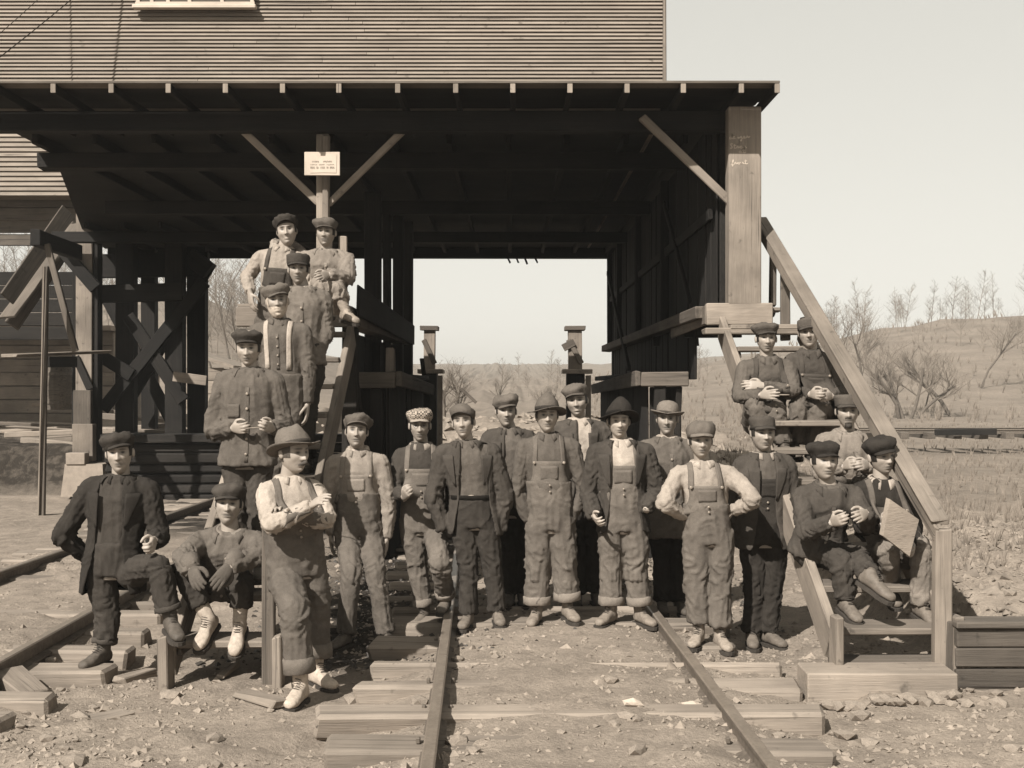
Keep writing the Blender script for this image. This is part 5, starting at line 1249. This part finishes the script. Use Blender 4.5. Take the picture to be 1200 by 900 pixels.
            keep = ~cut[jq].any(axis=1); jq2 = jq[keep]; us = np.unique(jq2); mp = -np.ones(len(jv_), int); mp[us] = np.arange(len(us)); jv2 = jv_[us]; jq2 = mp[jq2]; jv2 = edge_smooth(jv2, jq2)
        else: jv2, jq2 = jv_, jq
        outer = part('jacket', jv2, jq2, cl(jv)); jm = cl(jv)
        if not cl_:
            md = outer.modifiers.new('cloth_thickness', 'SOLIDIFY'); md.thickness = .010; md.offset = -1
            for s_ in (-1, 1):      # lapels
                V_, F_ = patch(np.linspace(.55, .98, 8), lambda v_, q_: s_ * (open_w * .95 + .006 + q_ * (.012 + .075 * np.clip((v_ - .55) / .35, 0, 1))), .010, bj, .007); part('lapel', V_, F_, jm, outer)
        else:
            V_, F_ = patch(np.linspace(.0, .93, 14), lambda v_, q_: .004 + q_ * .028, .006, bj, .005); part('button_placket', V_, F_, jm, outer)
            if buttons:
                for v_ in np.linspace(.1, .85, 5):
                    h = cast(.018, v_, bj)
                    if h is not None: disc(h + fw * .010, fw, .010, 'button', BTN, outer)
            if 'pocket' in (extra or ()):
                V_, F_ = patch(np.linspace(.55, .72, 6), lambda v_, q_: -.13 + q_ * .09, .008, bj, .005); part('pocket', V_, F_, jm, outer)
        if kind == 'double':
            pass
    elif bib is None:
        V_, F_ = patch(np.linspace(.42, .95, 12), lambda v_, q_: -.013 + q_ * .026, .005, None, .004); part('placket', V_, F_, cl(top), shirt)
        if buttons:
            for v_ in np.linspace(.5, .9, 4):
                h = cast(0, v_)
                if h is not None: disc(h + fw * .009, fw, .007, 'button', BTN, shirt)
    # --- collar
    def collar_at(r0, r1, dz, v, parent, name='collar', gap=.45, tip=.05, csurf=bvh):
        n, m = 4, 26; G_ = np.zeros((n, m, 3)); axis = nrm(nk0 - NB)
        for j in range(m):
            an = gap + (2 * np.pi - 2 * gap) * j / (m - 1); fr = max(0, math.cos(an)); dr = fw * math.cos(an) + rt_ * math.sin(an)
            for i in range(n):
                t = i / (n - 1); rr_ = r0 + (r1 - r0) * t; up_ = .045 * math.sin(min(1, t * 1.6) * math.pi * .55) - dz * t ** 1.5 - tip * fr * t ** 1.4
                G_[i, j] = NB + dr * (rr_ * k + .012 * fr * t) + axis * (up_ + .005) 
        G_ = G_ + (fnoise(G_.reshape(-1, 3) * 14 + seed, 2).reshape(n, m, 1) - .5) * .004
        for i in range(1, n):
            for j in range(m):
                h = csurf.b.find_nearest(Vector(G_[i, j]), .2)
                if h[0] is not None:
                    l_, n_ = A3(h[0]), A3(h[1]); dd = np.dot(G_[i, j] - l_, n_)
                    if dd < .008 and np.dot(n_, up) > -.3: G_[i, j] = G_[i, j] + n_ * (.008 - dd)
        for _ in range(5): G_[:, 1:-1] = (G_[:, :-2] + 2 * G_[:, 1:-1] + G_[:, 2:]) / 4
        V_, F_ = thick(G_, -.0035); part(name, V_, F_, cl(v), parent)
    cv = collar if collar is not None else top
    collar_at(.068, .104, .026, cv, shirt, gap=.30)
    if outer is not None: collar_at(.080, .125, .040, jacket[1], outer, gap=.62, tip=.055, csurf=bj)
    if scarf is not None:
        V_, F_ = [], []; ac = Acc(); ring = [NB + (fw * math.cos(t) + rt_ * math.sin(t)) * .072 * k + up * (.03 - .018 * math.cos(t)) for t in np.linspace(0, 2 * np.pi, 13)]
        ac.add(*limb(ring, [.026] * 13, 10, 2)); ac.add(*limb([ring[0], ring[0] - up * .05 + fw * .02, ring[0] - up * .10 + rt_ * .012 + fw * .022], [.022, .024, .016], 10, 3))
        v_, q_ = remesh(ac.verts(), ac.F, .008, 1); v_ = v_ + normals(v_, q_) * (fnoise(v_ * 30, 3)[:, None] - .5) * .016; part('neckerchief', v_, q_, cl(scarf))
    # --- gloves
    if glove is not None:
        for nm in hpos:
            W_, d, M3, Vw, hf2 = hpos[nm]; N_ = normals(Vw, hf2); part('glove', Vw + N_ * .0045, hf2, cl(glove))
            u_ = M3[:, 1]; v_ = M3[:, 2]
            if gauntlet: V_, F_ = loft([(W_ - d * .005, u_, v_, .040, .036, 2), (W_ - d * .05, u_, v_, .056, .052, 2), (W_ - d * .11, u_, v_, .066, .062, 2), (W_ - d * .112, u_, v_, .058, .054, 2), (W_ - d * .02, u_, v_, .03, .03, 2)], 18); part('gauntlet', V_, F_, cl(gauntlet))
    # --- boots
    if legs:
        bm_ = plain('boot_leather_%02d' % int(boots * 100), boots, .7, .25, 40, bump=.4); SOLE = plain('boot_sole', .05, .9, .2, 30)
        for K_, N_, fa in ((KNL, ANL, feet[0]), (KNR, ANR, feet[1])):
            tip_dn = 0.0
            if isinstance(fa, tuple): fa, tip_dn = fa
            d = A3((math.sin(R(fa)), -math.cos(R(fa)), -math.sin(R(tip_dn)))); d = nrm(d); s_ = nrm(np.cross(d, A3((0, 0, 1)))); u_ = np.cross(s_, d); kb = k * 1.08; heel = N_ - u_ * .085 * k - d * .068 * k; ac = Acc()
            fp = [(.0, .026, .030, .036), (.02, .034, .045, .047), (.07, .036, .052, .054), (.13, .037, .044, .046), (.18, .044, .033, .035), (.225, .046, .028, .030), (.262, .036, .025, .027), (.278, .018, .016, .022)]
            ac.add(*loft([(heel + d * x_ * kb + u_ * (.014 + h_) * kb, s_, u_, a_ * kb, b_ * kb, 2.5) for x_, a_, b_, h_ in fp], 18))
            ac.add(*limb([N_ - u_ * .04 * k, N_ + u_ * .02, N_ + nrm(K_ - N_) * .10 * k, N_ + nrm(K_ - N_) * .15 * k], [.044 * k, .046 * k, .050 * k, .051 * k], 16, 3))
            v_, q_ = remesh(ac.verts(), ac.F, .0102, 2); v_ = v_ + normals(v_, q_) * ((fnoise(v_ * 26 + seed, 3) - .5) * .010)[:, None]
            bt = part('boot', v_, q_, bm_)
            out = [(.0, .030), (.012, .037), (.07, .038), (.13, .039), (.185, .048), (.23, .049), (.268, .037), (.285, .012)]
            ol = [heel + d * x_ * kb + s_ * a_ * kb for x_, a_ in out] + [heel + d * x_ * kb - s_ * a_ * kb for x_, a_ in out[::-1]]; n = len(ol)
            part('sole', [q - u_ * .004 for q in ol] + [q + u_ * .020 for q in ol], [tuple(range(n))[::-1], tuple(range(n, 2 * n))] + [(i, (i + 1) % n, n + (i + 1) % n, n + i) for i in range(n)], SOLE, bt, False)
            ac = Acc(); b0 = heel + d * .145 * kb + u_ * .098 * kb; b1 = N_ + d * .052 * k + u_ * .07 * k
            for t in np.linspace(0, 1, 5):
                q = b0 * (1 - t) + b1 * t; ac.add(*limb([q - s_ * .020 - u_ * .004, q + u_ * .004 + d * .004, q + s_ * .020 + u_ * .004], [.0026] * 3, 5, 1))
            part('laces', ac.verts(), ac.F, plain('bootlace', .05, .9, .1, 9, bump=0), bt)
    # --- hat
    if hat:
        rx, ry, rz = hatrot; HR_ = np.array(Matrix.Rotation(R(rz), 3, 'Z') @ Matrix.Rotation(R(ry), 3, 'Y') @ Matrix.Rotation(R(rx), 3, 'X')); hroot = None
        for nm, V_, F_ in hat_parts(hat, seed):
            V_ = (V_ - A3((0, 0, .03))) @ HR_.T * hatk * 1.02 + A3((0, 0, .03)); mt = cl(hatv)
            if face.get('check') and nm != 'visor': mt = CHECK
            if nm == 'visor': mt = cl(hatv * face.get('visor', .8)) if not face.get('check') else cl(.35)
            if nm in ('hat_band', 'band'): mt = cl(hatv * .45)
            o_ = part({'crown': 'cap' if hat in ('cap', 'capflat', 'round', 'kepi') else 'hat'}.get(nm, nm), toH(V_), F_, mt, hroot or p)
            if hroot is None: hroot = o_
            if hat in ('cap', 'capflat') and nm == 'crown':
                cb_ = (A3([(0, .012, .121)]) - A3((0, 0, .03))) @ HR_.T * hatk * 1.02 + A3((0, 0, .03)); disc(toH(cb_)[0] - A3((0, 0, .012)), A3((0, 0, 1)), .009, 'cap_button', mt, hroot)
    return dict(WRL=WRL, WRR=WRR, HIP=HIP, c=c, fw=fw, up=up, rt=rt_, hpos=hpos, cast=cast, p=p)
def check_mat():
    k = NT('checkered_cloth'); o = k.scaled(k.obj(), (1, 1, 1)); c_ = k.n('TexChecker'); c_.inputs['Scale'].default_value = 75
    c_.inputs['Color1'].default_value = sep(.42); c_.inputs['Color2'].default_value = sep(.06); k.l(o, c_.inputs['Vector']); k.l(c_.outputs[0], k.b.inputs['Base Color']); k.b.inputs['Roughness'].default_value = .95; return k.m
CHECK = check_mat()
# ------------------------------------------------------------------ the men (joint positions measured in the photograph; third value = nearer (-1) or farther (+1) bend)
N1 = dict(hair=.02, stubble=.1)
person('young man with hand on hip leaning forward, one boot raised on the bottom step', 8.25, (140, 531), (99, 582), (181, 584), (133, 668), (74, 628), (187, 628), (106, 655, 1), (180, 634, -1),
    (127, 728), (186, 664, -1), (121, 776), (200, 728, 0), hands=(None, 'fist'), hr=(176, 648, -1), feet=(-18, (30, 8)), yaw=10, roll=-4, hat='cap', hatv=.075, hatrot=(-8, -6, 12), top=.085, jacket=('open', .05), trous=.075, boots=.09, cuff=.03, open_w=.085, seed=1, skinv=.27, stand=(.07, False), collar=.05, face=N1, hem=-.28)
G_ = person('young man in gauntlet gloves and pale boots seated low on the bottom steps', 8.36, (268, 591), (236, 622), (300, 622), (262, 690), (215, 655, -1), (305, 650, -1), (226, 668, -1), (268, 665, -1),
    (213, 668, -1), (284, 680, -1), (246, 728, 0), (281, 733, 0), hands=('relax', 'relax'), hl=(233, 690, -1), hr=(248, 690, -1), feet=((-12, 30), (0, 35)), yaw=8, pitch=4, roll=4, hat='cap', hatv=.10, hatrot=(-4, -6, -10), top=.15, jacket=('closed', .15), trous=.075, boots=.42, short=.12, seed=2, stand=False, skinv=.27, glove=.12, gauntlet=.16, face=N1, lean=.12, hem=-.05, collar=.2, buttons=True, nk=.235)
person('moustached man in wide hat standing with folded arms and pale laced boots', 7.95, (344, 531), (312, 575), (369, 573), (348, 668), (319, 615, -1), (383, 610, -1), (366, 592, -1), (331, 601, -1),
    (345, 716, -1), (371, 712), (353, 762), (371, 758), hands=('relax', 'relax'), hl=(383, 580, -1), hr=(318, 592, -1), feet=(-10, 38), yaw=48, hat='fedora', hatv=.17, hatrot=(-16, 0, 0), hatk=1.08, top=.40, bib=.15, trous=.135, boots=.46, short=.11, cuff=.09, seed=3, skinv=.27, face=dict(hair=.08, moustache=.06, stubble=.05, nose=1.15), fat=1.0, loose=1.12, collar=.42, turn=1)
person('man in flat cap and knotted neckerchief with bib overalls, one arm hanging', 9.45, (418, 506), (392, 548), (446, 547), (420, 622), (385, 590), (456, 592), (388, 628, -1), (453, 632, -1),
    (411, 672, -1), (441, 676, -1), (405, 716), (452, 724), hands=('relax', 'relax'), feet=(-20, 25), yaw=6, pitch=6, roll=3, hat='capflat', hatv=.13, hatrot=(-14, 4, 5), top=.27, bib=.24, trous=.15, boots=.10, cuff=.0, seed=4, scarf=.42, face=dict(hair=.02, stubble=.3, visor=1.2), hatk=1.06, k=.95, skinv=.25)
person('bespectacled man in checkered cap gripping his bib, boot on the rail', 9.6, (492, 499), (470, 540), (518, 540), (496, 618), (463, 575, -1), (524, 580), (474, 582, -1), (522, 618, -1),
    (489, 664), (516, 662, -1), (498, 714), (523, 704, 1), hands=('fist', None), hl=(479, 572, -1), feet=(-15, -8), yaw=4, pitch=-2, hat='cap', hatv=.3, hatrot=(-6, 0, 0), top=.085, bib=.185, trous=.165, boots=.13, cuff=.05, seed=5, face=dict(hair=.04, glasses=1, check=1, stubble=.1), k=.95, stand=(True, False), collar=.26, skinv=.25)
person('young man in open dark jacket and belted trousers, hands in pockets', 9.35, (543, 495), (518, 533), (578, 533), (556, 612), (508, 582), (592, 580), (520, 622, -1), (586, 622, -1),
    (549, 664), (577, 664), (549, 724), (583, 728), hands=(None, None), feet=(-12, 8), yaw=-6, pitch=5, roll=-5, hat='round', hatv=.13, hatrot=(-16, 0, -4), top=.13, jacket=('open', .095), trous=.07, boots=.16, seed=6, k=.95, skinv=.27, open_w=.11, hem=-.18, face=N1, collar=.12, belt=.03)
person('man in tilted flat cap and dark jacket standing behind the belted man', 10.15, (593, 482), (573, 520), (622, 522), (598, 598), (568, 562), (628, 564), (574, 600), (622, 602),
    (596, 650), (610, 650), (598, 704), (612, 704), hands=(None, None), feet=(-5, 8), yaw=4, hat='cap', hatv=.15, hatrot=(-6, -8, 8), top=.14, jacket=('open', .10), trous=.05, boots=.08, seed=7, face=dict(hair=.03, stubble=.15), open_w=.07, k=.98, collar=.10, skinv=.25, hx=1.05)
person('man in pinched felt hat and full bib overalls with arms behind his back', 9.4, (641, 487), (615, 529), (670, 529), (645, 615), (606, 575, 1), (684, 575, 1), (620, 612, 1), (668, 612, 1),
    (630, 668), (662, 668), (629, 720), (665, 720), hands=(None, None), feet=(-14, 16), yaw=2, hat='slouch', hatv=.14, hatrot=(-9, 0, 0), hatk=1.05, top=.12, bib=.165, trous=.16, boots=.22, cuff=.06, seed=8, face=dict(hair=.03, stubble=.1), k=.95, loose=1.2, skinv=.27, bibtop=.82)
person('tall smiling man in tilted cap with white shirt, behind the row', 10.2, (676, 470), (652, 508), (706, 508), (684, 588), (645, 552), (716, 552), (652, 592), (708, 592),
    (676, 640), (696, 640), (676, 702), (698, 702), hands=(None, None), feet=(-5, 8), yaw=-8, roll=-5, hat='cap', hatv=.15, hatrot=(-8, -6, -6), top=.42, jacket=('open', .11), trous=.05, boots=.08, seed=9, face=dict(hair=.02, smile=1), k=1.0, open_w=.06, skinv=.25)
person('young man in dark slouch hat, jacket over bib overalls, thumb in pocket', 9.35, (725, 494), (699, 536), (757, 536), (730, 616), (690, 580, -1), (770, 576, -1), (697, 606, -1), (757, 598, -1),
    (717, 668), (746, 668), (716, 718), (750, 718), hands=('hook', None), hl=(703, 617, -1), feet=(-32, 24), yaw=2, hat='slouch', hatv=.045, hatrot=(-15, 0, 0), hatk=1.10, top=.42, jacket=('open', .085), bib=.175, trous=.17, boots=.22, cuff=.06, seed=10, face=dict(hair=.02, stubble=0), k=.95, loose=1.15, skinv=.31, open_w=.10, collar=.45, hem=-.10)
person('older man in round bowler hat and buttoned grey coat behind the jacketed youth', 10.0, (782, 491), (758, 529), (806, 530), (783, 605), (750, 572), (812, 574), (758, 606), (806, 606),
    (776, 656), (794, 656), (776, 706), (796, 706), hands=(None, None), feet=(-5, 8), yaw=-10, hat='bowler', hatv=.20, hatrot=(-4, 4, 0), top=.40, jacket=('closed', .15), trous=.04, boots=.08, seed=11, face=dict(hair=.10, stubble=.3, nose=1.1), k=.97, hem=-.30, skinv=.25, collar=.35)
person('boy in bulging cap and patched bib overalls with both hands on hips', 8.78, (821, 517), (795, 556), (853, 556), (830, 632), (778, 590, -1), (884, 585, -1), (803, 606, 1), (857, 600, 1),
    (817, 684), (843, 684), (819, 738), (843, 738), hands=('flat', 'flat'), hl=(812, 622), hr=(846, 615), feet=(-22, 10), yaw=0, pitch=2, hat='round', hatv=.15, hatrot=(-4, 0, 0), hatk=1.08, top=.34, bib=.185, trous=.16, boots=.28, short=.08, seed=12, face=dict(hair=.03, stubble=0, visor=1.3), k=.93, hx=1.08, loose=1.15, skinv=.27, collar=.42)
person('man in trainman cap and dark coat hanging open over overalls, beside the boy', 9.12, (894, 508), (870, 549), (922, 549), (895, 632), (862, 598), (928, 598), (868, 640, -1), (922, 640, -1),
    (884, 686), (906, 686), (880, 736), (899, 736), hands=(None, None), feet=(-5, 24), yaw=4, hat='kepi', hatv=.11, hatrot=(-6, 0, 0), top=.13, jacket=('open', .10), bib=.06, trous=.055, boots=.14, seed=13, face=dict(hair=.03, stubble=.2), k=.96, open_w=.06, skinv=.26, collar=.3, hem=-.12)
# seated men on the staircase with the handrail
S_ = person('flat capped man in bib overalls seated at the stair top, arms folded on knees', 10.25, (898, 397), (873, 436), (924, 436), (896, 496), (866, 465, -1), (930, 458, -1), (893, 463, -1), (893, 452, -1),
    (884, 474, -1), (909, 478, -1), (900, 520, 0), (918, 522, 0), hands=('relax', 'relax'), hl=(912, 462, -1), hr=(876, 451), feet=((-5, 10), (5, 10)), yaw=-4, hat='cap', hatv=.12, hatrot=(-6, -3, 0), top=.125, bib=.10, trous=.15, boots=.10, seed=14, face=N1, stand=False, lean=.10, skinv=.26, k=.97)
T_ = person('man in stiff cap seated top of the stairs against the handrail, hands clasped', 10.35, (948, 390), (927, 430), (975, 432), (958, 494), (932, 460, -1), (987, 460, -1), (951, 462, -1), (973, 464, -1),
    (937, 472, -1), (960, 476, -1), (931, 522, 0), (951, 525, 0), hands=('grip', 'grip'), hl=(963, 463, -1), hr=(962, 466, -1), feet=((-5, 10), (5, 10)), yaw=-14, roll=-3, hat='kepi', hatv=.13, hatrot=(-4, -6, 0), top=.115, bib=.11, trous=.15, boots=.12, seed=15, face=dict(hair=.05, stubble=.1), stand=False, lean=.10, skinv=.26, k=.97)
U_ = person('man with goatee in stiff cap and pale shirt seated in the middle of the stairs', 9.35, (993, 482), (963, 520), (1024, 520), (994, 588), (962, 556, -1), (1030, 552, -1), (990, 546, -1), (1016, 545, -1),
    (980, 566, -1), (1010, 566, -1), (982, 616, 1), (1010, 616, 1), hands=('grip', 'grip'), hl=(1003, 542, -1), hr=(1005, 545, -1), feet=((-5, 8), (5, 8)), yaw=-10, hat='kepi', hatv=.12, hatrot=(-4, 0, 0), top=.23, jacket=('closed', .22), trous=.13, boots=.12, seed=16, face=dict(hair=.02, goatee=.05, stubble=.3), stand=False, lean=.10, skinv=.25, k=.93, hem=.0, hx=1.1)
V_ = person('man in dark cap and jacket with legs crossed, seated low on the stairs', 8.42, (966, 541), (939, 584), (1000, 584), (955, 646), (945, 622, -1), (1018, 614, -1), (976, 612, -1), (1014, 602, -1),
    (1004, 652, -1), (986, 660, -1), (1019, 676, -1), (990, 706, 0), hands=('grip', 'relax'), hl=(992, 607, -1), hr=(1003, 607, -1), feet=((38, 25), (12, 12)), yaw=4, pitch=3, hat='cap', hatv=.055, hatrot=(-4, 0, 4), top=.12, jacket=('closed', .10), trous=.085, boots=.15, seed=17, face=N1, stand=False, lean=.10, skinv=.26, k=.93, hem=.0, hx=1.1)
W_ = person('man in tilted cap and dark sweater seated against the newel post holding a board', 8.45, (1033, 535), (1007, 578), (1062, 580), (1045, 648), (1010, 618, -1), (1072, 620, -1), (1036, 614, -1), (1068, 640, -1),
    (1040, 648, -1), (1079, 642, -1), (1044, 690, 1), (1079, 712, 0), hands=('grip', 'grip'), hl=(1046, 606, -1), hr=(1072, 652, -1), feet=((-5, 10), (14, 12)), yaw=14, roll=-6, hat='cap', hatv=.055, hatrot=(-2, -6, -8), top=.05, bib=.14, trous=.20, boots=.16, seed=18, face=N1, stand=False, lean=.10, skinv=.27, k=.93, collar=.42, hx=1.1)
# men on the staircase under the notice
person('grinning man in pushed back cap with bare forearm, standing highest on the stairs', 10.98, (336, 271), (305, 296), (356, 300), (322, 382), (290, 325), (362, 334), (293, 344, -1), (360, 360, -1),
    (312, 428), (330, 428), (312, 486), (330, 486), hands=('relax', 'relax'), hl=(295, 356), feet=(-8, 8), yaw=6, roll=-6, hat='cap', hatv=.07, hatrot=(-22, -4, 0), top=.32, bib=.10, trous=.13, boots=.10, seed=19, face=dict(hair=.02, smile=1), stand=False, skinv=.27, k=.97)
B_ = person('man in flat cap seated on the platform edge with an arm round his friend', 11.02, (382, 273), (358, 300), (406, 302), (384, 356), (341, 291, 1), (408, 326, -1), (319, 287, -1), (384, 322, -1),
    (374, 332, -1), (394, 334, -1), (386, 364, 0), (405, 367, 0), hands=('relax', 'relax'), hl=(315, 303, -1), hr=(371, 325, -1), feet=((-5, 10), (35, 10)), yaw=-4, hat='cap', hatv=.14, hatrot=(-6, 0, 4), top=.22, jacket=('closed', .22), trous=.26, boots=.30, short=.13, seed=20, face=dict(hair=.03, stubble=.15), stand=False, lean=.05, skinv=.24, k=.96, hem=.05, turn=0)
person('man in trainman cap and shawl collar sweater on the stairs under the seated pair', 10.1, (350, 316), (331, 352), (378, 352), (354, 432), (326, 394), (381, 390), (334, 430, -1), (368, 426, -1),
    (346, 484), (360, 484), (346, 540), (360, 540), hands=('relax', 'relax'), hr=(363, 448, -1), feet=(-8, 8), yaw=4, hat='kepi', hatv=.09, hatrot=(-4, 0, 0), top=.16, jacket=('closed', .19), trous=.07, boots=.10, seed=21, face=dict(hair=.03, stubble=.25), stand=False, skinv=.24, k=.97, collar=.35, hem=.05)
person('white bearded man in cap with pale suspenders halfway up the stairs', 9.55, (325, 353), (300, 392), (356, 392), (330, 466), (296, 436), (362, 436), (312, 470, -1), (360, 474, -1),
    (322, 530), (338, 530), (322, 590), (338, 590), hands=(None, 'relax'), feet=(-8, 8), yaw=10, roll=-3, hat='cap', hatv=.17, hatrot=(-8, -8, 10), top=.14, susp=.42, trous=.13, boots=.10, seed=22, face=dict(hair=.3, beard=.45), stand=False, skinv=.25, k=.96)
E_ = person('man in buttoned work jacket standing on the stairs with a thin stick in hand', 8.75, (291, 408), (260, 452), (324, 452), (291, 540), (249, 505, -1), (333, 500, -1), (274, 502, -1), (318, 502, -1),
    (277, 606), (303, 606), (276, 666), (304, 666), hands=('grip', 'grip'), hl=(290, 503, -1), hr=(308, 498, -1), feet=(-8, 8), yaw=4, pitch=-6, hat='capflat', hatv=.08, hatrot=(-10, 0, 0), top=.13, jacket=('closed', .135), trous=.10, boots=.10, seed=23, face=dict(hair=.03, stubble=.05), stand=False, skinv=.27, k=.94, hem=-.06, hx=1.1, extra=('pocket',), fat=1.0)
# things the men hold
BOARD = wood('clean_board', .46, .12, tone=.05)
bp = [A3(P(*q, y_)) for q, y_ in (((1043, 585), 7.86), ((1077, 609), 7.92), ((1066, 652), 7.94), ((1035, 628), 7.88))]
nb = nrm(np.cross(bp[1] - bp[0], bp[3] - bp[0])); nb = nb if nb[1] > 0 else -nb
Vb = [tuple(q) for q in bp] + [tuple(q + nb * .05) for q in bp]
tag(mobj('short_board', Vb, [(0, 1, 2, 3), (4, 7, 6, 5), (0, 4, 5, 1), (1, 5, 6, 2), (2, 6, 7, 3), (3, 7, 4, 0)], BOARD), 'short pale board tilted on the knees of the man by the newel post', 'board')
def stick(a, b, r_, mat, name, label):
    V, F = limb([a, (A3(a) + A3(b)) / 2, b], [r_] * 3, 6, 2); tag(mobj(name, V, F, mat, smooth=True), label, 'stick')
W2, d2 = E_['hpos']['l'][0], E_['hpos']['l'][1]; W3, d3 = E_['hpos']['r'][0], E_['hpos']['r'][1]
stick(W2 + d2 * .09, W3 + d3 * .09, .004, W_PALE, 'thin_stick', 'thin pale stick held between both hands of the man in work jacket')
ws, ds = S_['hpos']['l'][0], S_['hpos']['l'][1]; stick(ws + ds * .06 + A3((0, -.02, 0)), ws + ds * .06 + A3((.17, -.03, .0)), .006, W_PALE, 'whittled_stick', 'short whittled stick in the hand of the young man seated at the top')
